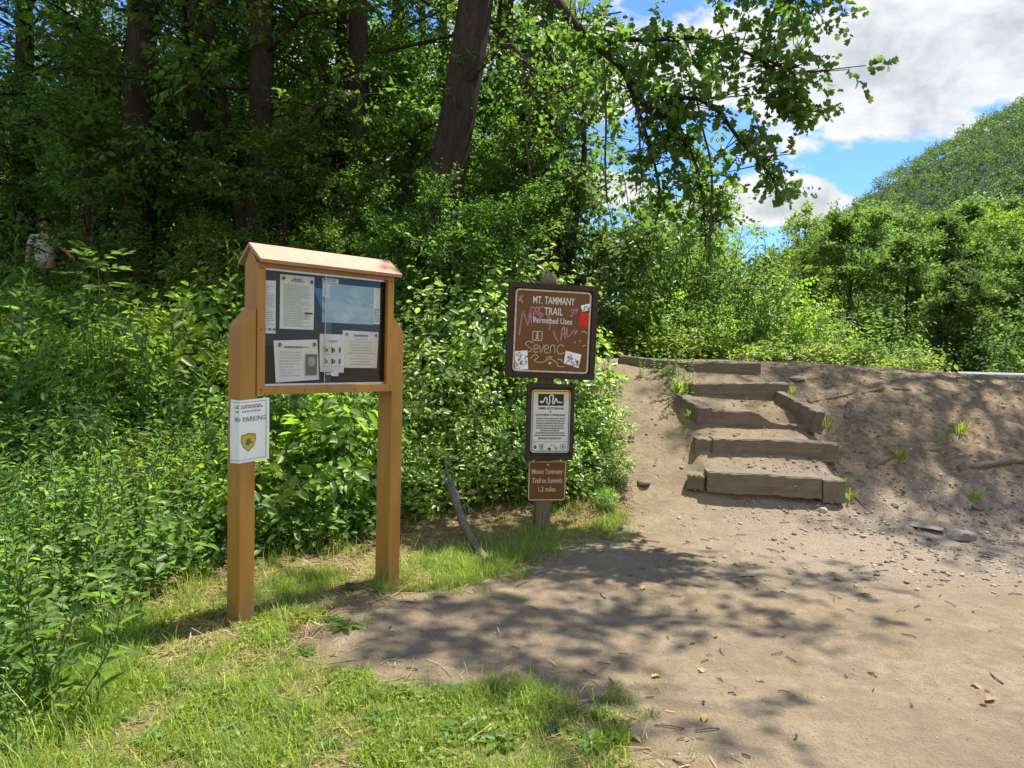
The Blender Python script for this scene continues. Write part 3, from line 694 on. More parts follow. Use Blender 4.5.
for px_, Yy_, top_, k_ in ((432, 9.3, 195, 0), (486, 9.1, 215, 1), (398, 9.5, 225, 1), (512, 10.2, 150, 0), (360, 10.5, 190, 0), (330, 9.8, 235, 1), (205, 10.6, 225, 1)):
    p_ = ray_at(px_, 340, Yy_); z_ = gz(p_.x, Yy_) - .05; sc_ = (ray_at(px_, top_, Yy_).z - z_) / (6.3 if k_ == 0 else 4.9)
    tree_thing('understory_tree', TU_[k_], 'young leafy understory tree between the trunks of the wood', (p_.x, Yy_, z_), px_ * .1, (sc_ if sc_ > 0 else .5), 'young trees under the wood')
# one broad tree to the right of the picture whose crown shades the slope
TE = tree_meshes('shade', 26, 12.8, .22, 7.2, 2.7, 22, 6, 330, 22, .13, (-.15, .1), M_LEAF_FOREST, M_BARK, .65)
wood(TE, 10.3, 11.0, 0, 1.0, 'tree standing on the crest beyond the right edge, shading the slope')

# vine-clad tree right of the tallest trunk
ivy = empty('vine_clad_tree', 'leaning tree smothered in leafy vines right of the tallest trunk, behind the trail sign', 'tree', (.55, 11.2, gz(.55, 11.2)))
def ivy_tree():
    rs = np.random.default_rng(31); mb = MB(); O = np.array(ivy.location)
    pts = [spline(np.array([ray_at(*p, 11.2) for p in L]) - O, 14) for L in
           ([(560, 352), (556, 250), (552, 170), (548, 90), (550, 20), (552, -60)], [(560, 300), (574, 230), (584, 160), (584, 110), (596, 40)], [(558, 320), (535, 230), (528, 150), (520, 80)], [(562, 330), (600, 280), (628, 245), (650, 235)])]
    S = []; D = []
    for sp, r, n, w in zip(pts, (.13, .07, .06, .05), (420, 130, 110, 150), (.42, .22, .22, .34)):
        mb.tube(sp, np.linspace(r, r * .3, 14), 8); u = rs.random(n) ** 1.15
        S.append(np.stack([np.interp(u, np.linspace(0, 1, 14), sp[:, c]) for c in range(3)], -1) + rs.normal(0, 1, (n, 3)) * (w * (1.15 - .65 * u))[:, None] * np.array([1, .9, .5])); D.append(rs.normal(0, .7, (n, 3)) + np.array([0, 0, -.5]))
    S, D = np.concatenate(S), np.concatenate(D); V, F = sprays(rs, S, D, .25 + .35 * rs.random(len(S)), 14, .10, .75, 'oval', .6, .4)
    mb.build('trunk', M_BARK, ivy, smooth_f=True); link('foliage', mesh_np('ivy_foliage', V, [F], False, [M_LEAF_DARK]), ivy)
ivy_tree()
for i, (L, Yy, lab) in enumerate([
        ([(604, 60), (606, 120), (605, 165), (607, 203)], 7.2, 'bare vine hanging straight down left of the pale cloud'),
        ([(634, 75), (638, 110), (640, 150), (642, 182)], 7.1, 'thin bare vine hanging from the bend of the long limb'),
        ([(676, 45), (694, 90), (703, 130), (712, 175), (709, 262)], 6.9, 'longest thin vine hanging from the limb over the steps'),
        ([(528, 70), (532, 100), (527, 140), (531, 180)], 9.3, 'short vine hanging near the tallest trunk')]):
    v = MB().tube(spline(np.array([ray_at(*p, Yy) for p in L]), 16), .011, 5).build('hanging_vine', M_VINE, smooth_f=True)
    tag(v, lab, 'vine', 'vines hanging from the limb')

# ------------------------------------------------------------------ trees and bushes beyond the crest
TM = [tree_meshes('mid_a', 41, 8.6, .16, .35, 3.0, 26, 6, 2000, 13, .19, (0, 0), M_LEAF_MID, M_BARK, .7),
      tree_meshes('mid_b', 42, 7.8, .15, .25, 2.9, 28, 6, 2300, 13, .18, (.01, 0), M_LEAF_DARK, M_BARK, .6),
      tree_meshes('mid_c', 43, 10.0, .15, 1.2, 2.3, 26, 5, 1000, 12, .16, (.0, 0), M_LEAF_LIGHT, M_BARK, .6)]  # mid_c: paler leaf colour stands in for sunlight on the tree
def tp(px, Yy): p = ray_at(px, 350, Yy); return p.x, Yy
mids = [(0, 905, 24, 240, 'broad leafy tree beyond the crest below the hillside, right of centre gap'),
        (1, 958, 19, 272, 'rounded tree beyond the crest in front of the hill, near the pale rail'),
        (0, 1030, 21, 250, 'large tree at the right edge of the picture in front of the hill'),
        (0, 848, 27, 214, 'tree with a rounded top just left of the hill foot'),
        (2, 800, 33, 212, 'slim pale tree with an open crown at the edge of the blue sky gap'),
        (1, 935, 33, 222, 'tall tree standing behind the rounded trees in front of the hill'),
        (2, 706, 19.5, 182, 'slender light green tree rising behind the bushes under the cloud'),
        (1, 655, 18, 205, 'small yellow-green tree behind the vine-clad tree')]
TH = [float(max(v.co.z for v in m_[1].vertices)) for m_ in TM]
def mid(k, px, Yy, top, lab, rot, group=None):
    x, y = tp(px, Yy); z = gz(x, y) - .1; sc = (ray_at(px, top - 14, Yy).z - z) / TH[k]
    tree_thing('leafy_tree', TM[k], lab, (x, y, z), rot, sc, group)
for i, (k, px, Yy, top, lab) in enumerate(mids): mid(k, px, Yy, top, lab, i * 1.9)
for i, (k, px, Yy, top) in enumerate([(1, 830, 42, 225), (0, 880, 45, 215), (2, 1000, 40, 210), (0, 1075, 36, 200), (1, 1120, 28, 220), (0, 1180, 40, 190), (1, 770, 50, 262), (2, 735, 44, 268), (0, 960, 55, 205), (1, 1040, 52, 200), (0, 880, 62, 220), (0, 690, 48, 240)]):
    mid(k, px, Yy, top, 'leafy tree in the second row beyond the crest', i * 2.3 + 1, 'trees beyond the crest')

SHD = [shrub_meshes('foot_a', 54, 2.4, 1.3, 26, 12, 11, .10, .6, M_LEAF_MID), shrub_meshes('foot_b', 55, 3.0, 1.4, 26, 12, 11, .11, .6, M_LEAF_DARK)]
SH = [shrub_meshes('bush_a', 51, 2.4, 1.3, 26, 12, 11, .085, .6, M_LEAF_MID), shrub_meshes('bush_b', 52, 1.7, 1.2, 24, 12, 11, .08, .65, M_LEAF_LIGHT), shrub_meshes('bush_c', 53, 3.2, 1.4, 26, 14, 12, .09, .6, M_LEAF_UNDER)]  # bush_a: darker leaf colour stands in for shade on these bushes
bush_spots = [(2, 628, 12.4, .95, 'tall leafy bush right behind the trail sign top, left of the steps'), (2, 668, 12.8, .95, 'tall bush directly behind the top step'), (0, 705, 12.6, .95, 'rounded bush behind the right half of the top step'),
              (0, 742, 13.4, .9, 'bright bush right of the top step, below the cloud'), (1, 772, 13.2, .95, 'low rounded bush on the crest right of the steps'), (1, 806, 13.8, .8, 'small bright bush on the crest under the slim pale tree'),
              (2, 690, 15.2, .9, 'yellow-green bush in the second row behind the top step'), (2, 738, 16.0, .8, 'pale green bush in the second row under the blue sky gap'), (0, 790, 16.5, .9, 'sunlit bush behind the low bushes of the crest'),
              (1, 845, 14.2, .62, 'low yellow-green bush along the crest below the rounded tree'), (1, 880, 14.2, .5, 'lowest bush at the right end of the crest bushes'), (0, 836, 18, .9, 'bush in front of the tree at the hill foot'),
              (1, 596, 11.6, .95, 'dark bush between the trail sign and the top step'), (1, 655, 11.4, .6, 'low bush hugging the back of the top step'), (1, 712, 11.5, .5, 'small bush touching the right end of the top step'),
              (0, 885, 19, .9, 'bush below the broad tree, behind the low crest bushes'), (0, 940, 18, .75, 'shaded bush behind the left end of the white rail'), (0, 1000, 19, .8, 'bush behind the white rail at the right edge')]
for i, (k, px, Yy, sc, lab) in enumerate(bush_spots):
    x, y = tp(px, Yy); plant('bush', 'bush', SH[k], lab, (x, y, gz(x, y)), i * 1.3, sc, 'bushes along the crest')
for i in range(16):
    px_, Yy_ = 775 + 24 * i, 19.5 + 2.2 * math.sin(i * 2.7); x, y = tp(px_, Yy_); plant('bush', 'bush', SHD[(i // 2) % 2], 'leafy bush at the foot of the trees beyond the crest', (x, y, gz(x, y)), i * 1.7, .95 + .25 * math.sin(i * 1.9), 'bushes at the foot of the trees')
# white rail of the road beyond the crest
rail = empty('guard_rail', 'pale guard rail along the road beyond the right end of the crest', 'guard rail', tuple(ray_at(1010, 371, 14.5)))
rail.location.z -= .555
prof = [(0, .36), (.03, .40), (.0, .44), (.03, .48), (0, .52), (-.012, .52), (.018, .48), (-.012, .44), (.018, .40), (-.012, .36)]
a_, b2_ = ray_at(957, 369, 14.5), ray_at(1230, 377, 14.9); rail.rotation_euler = (0, 0, math.atan2(b2_.y - a_.y, b2_.x - a_.x))
MB().prism([(-p[0], p[1] - .0) for p in prof], 'x', -1.1, 4.5).build('beam', M_RAIL, rail)
for k in range(4): MB().box(-.9 + 1.7 * k, -.8 + 1.7 * k, .03, .13, -1.2, .5).build('post', M_RAIL, rail)
rx = np.linspace(6, 40, 20); rd = []
for x in rx: rd += [(x, 16.2, float(terr(x, 16.2, False)) + .03), (x, 21, float(terr(x, 21, False)) + .03)]
tag(link('road', mesh_np('road', rd, np.array([[2 * i, 2 * i + 2, 2 * i + 3, 2 * i + 1] for i in range(19)]), False, [M_ASPHALT])), None, None, kind='structure')

# ------------------------------------------------------------------ undergrowth
US = [shrub_meshes('under_a', 61, 1.35, .75, 22, 7, 8, .10, .62, M_LEAF_UNDER), shrub_meshes('under_b', 62, 1.0, .7, 20, 8, 8, .075, .72, M_LEAF_BRAMBLE), shrub_meshes('under_c', 63, 1.7, .85, 24, 8, 8, .12, .52, M_LEAF_UNDER),
      shrub_meshes('under_d', 67, 1.5, .7, 26, 7, 10, .085, .34, M_LEAF_LIGHT, 'lance'), shrub_meshes('under_e', 68, 1.2, .8, 18, 7, 7, .14, .62, M_LEAF_LIGHT)]
UB = [shrub_meshes('bramble_a', 64, 1.25, .75, 24, 9, 8, .082, .7, M_LEAF_BRAMBLE), shrub_meshes('bramble_b', 65, .9, .65, 20, 9, 8, .075, .72, M_LEAF_BRAMBLE), shrub_meshes('bramble_c', 66, 1.6, .8, 26, 10, 8, .085, .68, M_LEAF_BRAMBLE)]
rs = np.random.default_rng(71)
bram = [(2, -.75, 7.3, 1.0), (0, -.35, 7.0, 1.0), (2, -.15, 7.9, 1.05), (0, .15, 7.25, .9), (1, .5, 7.15, .85), (1, .72, 7.55, .8), (0, .45, 8.0, .95), (2, -.9, 8.3, 1.05), (1, -.75, 6.7, .8), (0, -1.15, 6.6, 1.05), (0, -1.5, 6.9, 1.1), (1, .25, 6.95, .6), (2, .2, 8.9, 1.0), (1, .6, 8.7, .9), (0, .25, 9.8, .9), (2, -.5, 9.2, 1.0), (1, -1.05, 6.2, .62), (1, .8, 7.0, .45), (1, 1.02, 7.15, .62), (0, .98, 7.6, .55), (1, .92, 8.2, .6), (1, .9, 6.75, .5)]
names_b = ['between the notice board and the trail sign', 'behind the trail sign', 'along the path edge right of the trail sign']
for i, (k, x, y, sc) in enumerate(bram):
    w = 0 if x < -.3 else (1 if x < .4 else 2)
    plant('bramble_bush', 'bush', UB[k], 'leafy sunlit bramble bush ' + names_b[w], (x, y, gz(x, y) - .03), i * 2.1, sc * min(1.0, .50 + .5 * max(0, y - 6.7 - .12 * x) / 1.1), 'bramble bushes ' + names_b[w])
placed = []
for t_ in range(4000):
    x, y = rs.uniform(-10.5, -1.2), rs.uniform(5.2, 13.0)
    if abs(x) > y * .85 + .6 or not in_poly(np.array([x]), np.array([y]), VEG)[0] or poly_dist(np.array([x]), np.array([y]), VEG)[0] < .45: continue
    if any((x - a) ** 2 + (y - b) ** 2 < (.62 + .02 * y) ** 2 for a, b in placed): continue
    if math.hypot(x + 8.75, y - 13.2) < 1.2 or (y > 9.5 and abs(x / y + .655) < .07): continue
    placed.append((x, y))
for i, (x, y) in enumerate(placed):
    near = y < 7.6; k = int(rs.integers(0, 5)); sc = (.62 + .55 * rs.random()) * min(1.0, .55 + .22 * max(0, y - 5.2))
    lab = 'leafy shrub in the front row of the thicket left of the notice board' if near and x < -2 else ('leafy shrub growing behind the notice board' if near else 'shaded shrub under the trees of the wood')
    plant('thicket_shrub', 'shrub', US[k], lab, (x, y, gz(x, y) - .03), rs.random() * 6, sc, {'f': 'front thicket shrubs', 'b': 'shrubs behind the notice board', 's': 'shrubs under the trees'}['f' if near and x < -2 else 'b' if near else 's'])

for px_, Yy_, k_, sc_ in ((26, 12.0, 2, .62), (62, 12.2, 0, .62), (92, 12.4, 2, .66)):
    p_ = ray_at(px_, 300, Yy_); plant('thicket_shrub', 'shrub', US[k_], 'shaded shrub under the trees of the wood', (p_.x, Yy_, gz(p_.x, Yy_) - .05), px_, sc_, 'shrubs under the trees')
# sapling with feather-like leaves at the left
sap = empty('ash_sapling', 'sapling with long feather-like leaves rising from the thicket below the walkers', 'sapling', (-4.25, 7.3, gz(-4.25, 7.3)))
def sapling():
    rs = np.random.default_rng(81); O = np.array(sap.location); mb = MB(); parts = []
    tip = np.array(ray_at(98, 262, 7.3)) - O; tr = spline([np.zeros(3), tip * .5 + np.array([.05, 0, 0]), tip], 10); mb.tube(tr, np.linspace(.02, .006, 10), 6)
    for i in range(18):
        t = .5 + .5 * i / 17; p = np.array([np.interp(t, np.linspace(0, 1, 10), tr[:, c]) for c in range(3)]); az = i * 2.4; el = .15 + .7 * t ** 4
        d = np.array([math.cos(az) * math.cos(el), math.sin(az) * math.cos(el), math.sin(el)]); ln = .42 * (1.15 - .4 * t)
        ra = spline([p, p + d * ln * .5 + np.array([0, 0, .03]), p + d * ln + np.array([0, 0, -.09])], 6); mb.tube(ra, .003, 3, False)
        n = 9; u = np.array([.3, .3, .5, .5, .7, .7, .88, .88, 1.0]); st = np.stack([np.interp(u, np.linspace(0, 1, 6), ra[:, c]) for c in range(3)], -1)
        sd = np.cross(d, [0, 0, 1]); sg = np.array([1, -1, 1, -1, 1, -1, 1, -1, 0])[:, None]
        parts.append(leaf_geo(rs, st, sd[None] * sg + d[None] * .6 + np.array([0, 0, -.1]) + rs.normal(0, .08, (n, 3)), np.array([0, -.2, 1.]) + rs.normal(0, .45, (n, 3)), .135, .40, 'oval', .15, .2))
    V, F = cat_geo(parts); mb.build('stem', M_STEM, sap); link('foliage', mesh_np('sapling_foliage', V, F, False, [M_LEAF_UNDER]), sap)
sapling()

# tall weeds along the edge of the grass
WD = [weed_meshes('weed_a', 91, 1.0, 4, .10, .24, M_LEAF_UNDER), weed_meshes('weed_b', 92, .75, 4, .085, .28, M_LEAF_UNDER), weed_meshes('weed_c', 93, .85, 5, .075, .42, M_LEAF_UNDER, .03, 'oval'), weed_meshes('weed_d', 94, .6, 5, .065, .5, M_LEAF_UNDER, .028, 'oval')]
bigw = weed_meshes('weed_big', 95, .95, 6, .125, .22, M_LEAF_UNDER, .03, 'lance', .16)
plant('tall_weed', 'weed', bigw, 'tall willow-leaved weed clump at the lower left corner', (-1.86, 2.95, gz(-1.86, 2.95)), 0, .92)
plant('tall_weed', 'weed', bigw, 'willow-leaved weed clump left of the corner clump, cut by the picture edge', (-2.25, 3.1, gz(-2.25, 3.1)), 2.2, 1.0)
rs = np.random.default_rng(97); pl2 = []
for t_ in range(6000):
    x, y = rs.uniform(-4.6, -1.0), rs.uniform(2.6, 6.4)
    d = float(poly_dist(np.array([x]), np.array([y]), VEG)[0])
    if d < .06 or d > 2.2 or abs(x) > .78 * y + .3: continue
    if any((x - a) ** 2 + (y - b) ** 2 < .215 ** 2 for a, b in pl2): continue
    if math.hypot(x + 1.86, y - 2.95) < .15: continue
    pl2.append((x, y))
    k = int(rs.integers(0, 4)); k = 3 if d < .25 else k
    plant('tall_weed', 'weed', WD[k], 'upright leafy weed along the sunny edge of the thicket', (x, y, gz(x, y)), rs.random() * 6, (.62 + .4 * rs.random()) * (.7 if d < .3 else 1.0 + .1 * min(d, 1.5)), 'weeds along the edge of the thicket')
    if len(pl2) > 230: break

tall = 0
for t_ in range(900):
    x, y = rs.uniform(-7.5, -1.5), rs.uniform(5.0, 9.0)
    if abs(x) > .76 * y or poly_dist(np.array([x]), np.array([y]), VEG)[0] < .8: continue
    tall += 1; plant('tall_weed', 'weed', WD[tall % 2], 'tall weed stalk standing out above the shrubs of the thicket', (x, y, gz(x, y)), rs.random() * 6, 1.5 + .7 * rs.random(), 'tall weeds in the thicket')
    if tall >= 16: break
def herb_cover(seed, n_try, region, zfun, L, hmax, per, mat, name, label, dens=None):
    rs = np.random.default_rng(seed); x = rs.uniform(region[0], region[1], n_try); y = rs.uniform(region[2], region[3], n_try)
    k = in_poly(x, y, VEG) & (np.abs(x) < .85 * y + 1.2); 
    if dens is not None: k &= dens(x, y, rs)
    x, y = x[k], y[k]; n = len(x); z = terr(x, y, False); h = hmax * (.35 + .75 * rs.random(n)) * (.5 + 1.1 * vnoise(x * 1.9 + 3, y * 1.9))
    S = np.stack([x, y, z], -1)[:, None] + np.stack([rs.normal(0, .09, (n, per)), rs.normal(0, .09, (n, per)), (.12 + .9 * rs.random((n, per))) * h[:, None]], -1)
    D = np.stack([rs.normal(0, 1, (n, per)), rs.normal(0, 1, (n, per)), rs.normal(.0, .3, (n, per))], -1); Nn = np.array([0, -.35, 1.]) + rs.normal(0, .38, (n, per, 3))
    V, F = leaf_geo(rs, S.reshape(-1, 3), D.reshape(-1, 3), Nn.reshape(-1, 3), L * (.6 + .7 * rs.random(n * per)), .62, 'oval', .2, .25)
    tag(link(name, mesh_np(name, V, [F], False, [mat])), label, 'ground cover', kind='stuff')
herb_cover(101, 3900, (-12, -1.0, 2.6, 14), None, .075, .55, 26, M_LEAF_UNDER, 'undergrowth', 'dense low green undergrowth filling the thicket on the left')
herb_cover(102, 1500, (-1.2, 1.1, 6.3, 11), None, .06, .42, 24, M_LEAF_BRAMBLE, 'low_creepers', 'low leafy creepers around the foot of the bramble bushes')
herb_cover(103, 3600, (.6, 7.5, 10.2, 14.5), None, .075, .36, 20, M_LEAF_LIGHT, 'crest_groundcover', 'bright yellow-green ground cover along the top of the crest', lambda x, y, rs: rs.random(len(x)) < np.clip((fbm(x * 2.2, y * 2.2, 3) - .36) * 4, .05, 1))

# ------------------------------------------------------------------ grass, straw, litter, gravel
def blades(rs, x, y, h, w, lean=.5):
    n = len(x); z = terr(x, y); az = rs.random(n) * 6.28; d = np.stack([np.cos(az), np.sin(az), 0 * az], -1); s = np.stack([-np.sin(az), np.cos(az), 0 * az], -1)
    b = np.stack([x, y, z - .004], -1); ln = (lean * (.3 + rs.random(n)) * h)[:, None]; h = h[:, None]; w = np.broadcast_to(w, (n,))[:, None]; up = np.array([0, 0, 1.])
    p = [b - s * w / 2, b + s * w / 2, b + d * ln * .35 + up * h * .6 + s * w * .4, b + d * ln * .35 + up * h * .6 - s * w * .4, b + d * ln + up * h * .92]
    V = np.stack(p, 1).reshape(-1, 3); k = (np.arange(n) * 5)[:, None]
    return V, [k + np.array([[0, 1, 2, 3]]), k + np.array([[3, 2, 4]])]
rs = np.random.default_rng(111)
n = 560000; x = rs.uniform(-3.2, 1.6, n); y = rs.uniform(2.0, 7.4, n)
pdv = poly_dist(x, y, DIRT); vg = poly_dist(x, y, VEG); cl = fbm(x * 3.1, y * 3.1, 3); cl2 = fbm(x * 9 + 5, y * 9, 2)
edge = pdv + (fbm(x * 2.3, y * 2.3, 4) - .47) * .7
near = smooth((3.75 - y + (x + .8) * -.25) / .7)
prob = np.where(edge < .02, 1, np.where(edge < .28, .30 * (cl2 > .42), .0)) * np.where(vg > .15, .35, 1)
prob = prob * np.where((vg > -.42) & (y > 4.3), .22, 1)
prob = prob * np.clip(near * (.50 + 2.6 * (cl - .36)) + (1 - near) * np.clip((cl - .36) * 3.2, .03, .75) + np.where((x > -.9) & (y > 4.6) & (edge > -.55), .45, 0), 0, 1) * np.clip(6.2 / y - .55, .25, 1)
k = (rs.random(n) < prob) & (np.abs(x) < .76 * y + .25)
x, y = x[k], y[k]; h = (.014 + .055 * rs.random(len(x)) ** 2.0) * (.6 + .9 * vnoise(x * 7, y * 7)) * (1 + .55 * (fbm(x * 4, y * 4, 2) - .3)); h = np.where(rs.random(len(x)) < .05, h * 2.3, h); h = np.where(poly_dist(x, y, VEG) > -.25, h * 1.8, h); h = np.where(y > 4.4, h * 1.15, h)
V, F = blades(rs, x, y, h, .0026 + .0024 * rs.random(len(x)), .9)
tag(link('grass', mesh_np('grass', V, F, False, [M_GRASS])), 'short sunlit grass growing in patches beside the dirt path', 'grass', kind='stuff')
n_grass = len(x)
# broad little leaves (clover, plantain) in the lawn
n = 16000; x = rs.uniform(-2.2, .7, n); y = rs.uniform(2.3, 4.2, n); k = (poly_dist(x, y, DIRT) + (fbm(x * 2.3, y * 2.3, 4) - .47) * .7 < .02) & (fbm(x * 3.1, y * 3.1, 3) > .40)
x, y = x[k], y[k]; n = len(x); P = np.stack([x, y, terr(x, y) + .006 + .03 * rs.random(n)], -1)
V, F = leaf_geo(rs, P, rs.normal(0, 1, (n, 3)) * np.array([1, 1, .25]), np.array([0, 0, 1.]) + rs.normal(0, .3, (n, 3)), .015 + .02 * rs.random(n), .7, 'oval', .1, .2)
tag(link('clover', mesh_np('clover', V, [F], False, [M_GRASS])), 'tiny broad-leaved clover among the grass blades', 'clover', kind='stuff')
# straw: dry stalks lying in the verge
n = 36000; x = rs.uniform(-3, 1.3, n); y = rs.uniform(2.5, 7.3, n); pdv = poly_dist(x, y, DIRT); vg = poly_dist(x, y, VEG)
pr = np.where((vg > -.45) & (y > 4.3), 1.6, 1) * np.where(pdv < .1, .75, np.where(pdv < .35, .08, .004)) * np.where(vg > .35, .12, 1) * np.where((y < 3.5), .22, 1)
k = (rs.random(n) < pr) & (np.abs(x) < .76 * y + .25); x, y = x[k], y[k]; n = len(x)
az = rs.random(n) * 6.28; L = .04 + .13 * rs.random(n) ** 2; d = np.stack([np.cos(az), np.sin(az), rs.normal(.06, .12, n)], -1); s = np.stack([-np.sin(az), np.cos(az), 0 * az], -1); w = (.0018 + .002 * rs.random(n))[:, None]
b0 = np.stack([x, y, terr(x, y) + .006], -1); V = np.stack([b0 - s * w, b0 + s * w, b0 + d * L[:, None] + s * w * .6, b0 + d * L[:, None] - s * w * .6], 1).reshape(-1, 3)
tag(link('straw', mesh_np('straw', V, [(np.arange(n) * 4)[:, None] + np.arange(4)[None]], False, [M_STRAW])), 'dry pale straw and stalks lying along the grass verge', 'straw', kind='stuff')
# dead leaves and bark crumbs
n = 30000; x = rs.uniform(-3, 8, n); y = rs.uniform(2.4, 11, n); pdv = poly_dist(x, y, DIRT)
sl = smooth((x - 2.6) / .8) * smooth((y - 5.9) / .8)
pr = np.where(pdv < .0, .30, .003 + .75 * sl) * np.where(poly_dist(x, y, VEG) > .5, .3, 1) * np.where((y < 4.6) & (pdv > 0), .5, 1) * np.where((y < 3.6) & (pdv < 0), .15, 1) + .05 * (fbm(x * 1.7, y * 1.7) > .55) * (y > 5.6)
k = (rs.random(n) < pr) & (np.abs(x) < .76 * y + .3); x, y = x[k], y[k]; n = len(x)
V, F = leaf_geo(rs, np.stack([x, y, terr(x, y) + .006], -1), rs.normal(0, 1, (n, 3)) * np.array([1, 1, .12]), np.array([0, 0, 1.]) + rs.normal(0, .3, (n, 3)), .010 + .04 * rs.random(n) ** 2, .4, 'oval', .25, .1)
tag(link('leaf_litter', mesh_np('leaf_litter', V, [F], False, [M_LITTER])), 'dry brown leaf litter strewn over the slope and verge', 'leaf litter', kind='stuff')
# gravel: small angular stones
OC = np.array([[1, 0, 0], [0, 1, 0], [-1, 0, 0], [0, -1, 0], [0, 0, 1], [0, 0, -1.]]); OF = np.array([[0, 1, 4], [1, 2, 4], [2, 3, 4], [3, 0, 4], [1, 0, 5], [2, 1, 5], [3, 2, 5], [0, 3, 5]])
CU = np.array([[a, b, c] for a in (-1, 1) for b in (-1, 1) for c in (-1, 1)], float) * .8; CF = np.array([[0, 1, 3, 2], [4, 6, 7, 5], [0, 4, 5, 1], [2, 3, 7, 6], [0, 2, 6, 4], [1, 5, 7, 3]])
def gravel_mesh(rs, x, y, r, name, mats):
    n = len(x); a = rs.random(n) * 6.28; sc = r[:, None] * np.stack([rs.uniform(.7, 1.4, n), rs.uniform(.6, 1.1, n), rs.uniform(.35, .7, n)], -1)
    v = CU[None] * (1 + rs.normal(0, .22, (n, 8, 3))) * sc[:, None]; ca, sa = np.cos(a)[:, None], np.sin(a)[:, None]
    v = np.stack([v[..., 0] * ca - v[..., 1] * sa, v[..., 0] * sa + v[..., 1] * ca, v[..., 2]], -1) + np.stack([x, y, terr(x, y) + r * .15], -1)[:, None]
    return mesh_np(name, v.reshape(-1, 3), [(np.arange(n) * 8)[:, None, None].repeat(6, 1).reshape(-1, 1) + np.tile(CF, (n, 1))], False, mats, mat_idx=np.repeat(rs.integers(0, len(mats), n), 6))
n = 60000; x = rs.uniform(-1, 8, n); y = 2.4 + 8.1 * rs.random(n) ** 1.2
ga = smooth((x - 1.6) / 1.3) * smooth((y - 4.9 - (x - 2) * -.12) / 1.0) * (1 - .85 * smooth((y - 7.2) / .6))
k = (rs.random(n) < .09 + .42 * ga * (fbm(x * 2, y * 2) > .38)) & (poly_dist(x, y, DIRT) > .05) & (x < .76 * y + .3); x, y = x[k], y[k]
r = .004 + .018 * rs.random(len(x)) ** 3.2; r = np.where(smooth((x - 1.2) / .8) * smooth((y - 4.6) / .8) > .3, r, np.minimum(r * .5, .005))
tag(link('gravel', gravel_mesh(rs, x, y, r, 'gravel', [M_STONE2, M_ROOT, M_STONE2, M_STONE])), 'loose gravel and small stones washed out below the steps', 'gravel', kind='stuff')

# ------------------------------------------------------------------ notice board (kiosk)
KW = .945; KTH = R_(46.2)
kiosk = empty('notice_board', 'tan roofed notice board on two posts with glass doors over pinned notices', 'notice board', (-1.444, 4.055, 0), KTH)
def kpost(mirror):
    pts = [(-.09, -.35), (0, -.35), (0, 1.80), (-.09, 1.70)]
    if mirror: pts = [(KW - a, b) for a, b in pts][::-1]
    mb = MB(); mb.prism([(p[0], p[1]) for p in pts], 'y', 0, .155); mb.build('post', M_KIOSK, kiosk, .005)
kpost(False); kpost(True)
CB, CT = 1.31, 2.055
mb = MB()
for x0, x1 in ((.003, .05), (KW - .05, KW - .003)): mb.box(x0, x1, -.008, .018, CB, CT)                 # stiles
mb.box(.05, KW - .05, -.008, .018, CB, CB + .048); mb.box(.05, KW - .05, -.008, .018, CT - .022, CT)   # rails
mb.build('door_frame', M_KIOSK, kiosk, .002)
mb = MB()
for x0, x1 in ((.003, .022), (KW - .022, KW - .003)):
    mb.prism([(.019, CB + .002), (.15, CB + .002), (.15, CT), (.081, CT + .098), (.019, CT + .012)], 'x', x0, x1)  # sides rise into gables
mb.box(.022, KW - .022, .019, .15, CB + .002, CB + .024); mb.box(.022, KW - .022, .019, .15, CT - .02, CT - .002)
mb.box(.022, KW - .022, .132, .15, CB + .024, CT - .02)
mb.build('cabinet', M_KIOSK, kiosk)
MB().box(.0225, KW - .0225, .064, .131, CB + .0245, CT - .0205).build('pin_board', M_BOARDBACK, kiosk)
mb = MB(); rx0, rx1 = -.010, KW + .020
zr, ze = 2.172, 2.072
mb.prism([(.08, zr), (.08, zr - .024), (-.058, ze - .021), (-.064, ze)], 'x', rx0, rx1)
mb.prism([(.081, zr), (.212, ze), (.206, ze - .021), (.081, zr - .024)], 'x', rx0, rx1)
mb.build('roof', M_KROOF, kiosk, .002)
for x0, x1, yy in ((.052, .50, .022), (.455, KW - .052, .032)):
    MB().box(x0, x1, yy, yy + .004, CB + .052, CT - .028).build('glass_door', M_GLASS, kiosk)
for za, zb_ in ((CT - .034, CT - .0225), (CB + .0485, CB + .060)): MB().box(.051, KW - .051, .0185, .05, za, zb_).build('door_track', M_ALU, kiosk)
mb = MB().tube([(.46, .02, 1.424), (.55, .02, 1.424)], .006, 8); mb.tube([(.50, .03, 1.424), (.50, .008, 1.424)], .011, 12); mb.box(.51, .545, .016, .029, 1.412, 1.437)
mb.build('door_lock', M_ALU, kiosk)
for xs, zs in [(.026, CB + .03), (.026, CB + .37), (.026, CT - .03), (KW - .026, CB + .03), (KW - .026, CB + .37), (KW - .026, CT - .03), (.30, CB + .02), (.65, CB + .02)]:
    MB().tube([(xs, -.0075, zs), (xs, -.0105, zs)], .004, 10).build('screw', M_DARKFRAME, kiosk)
MB().box(.4545, .458, .0265, .0315, CB + .06, CT - .034).build('door_edge', M_ALU, kiosk)

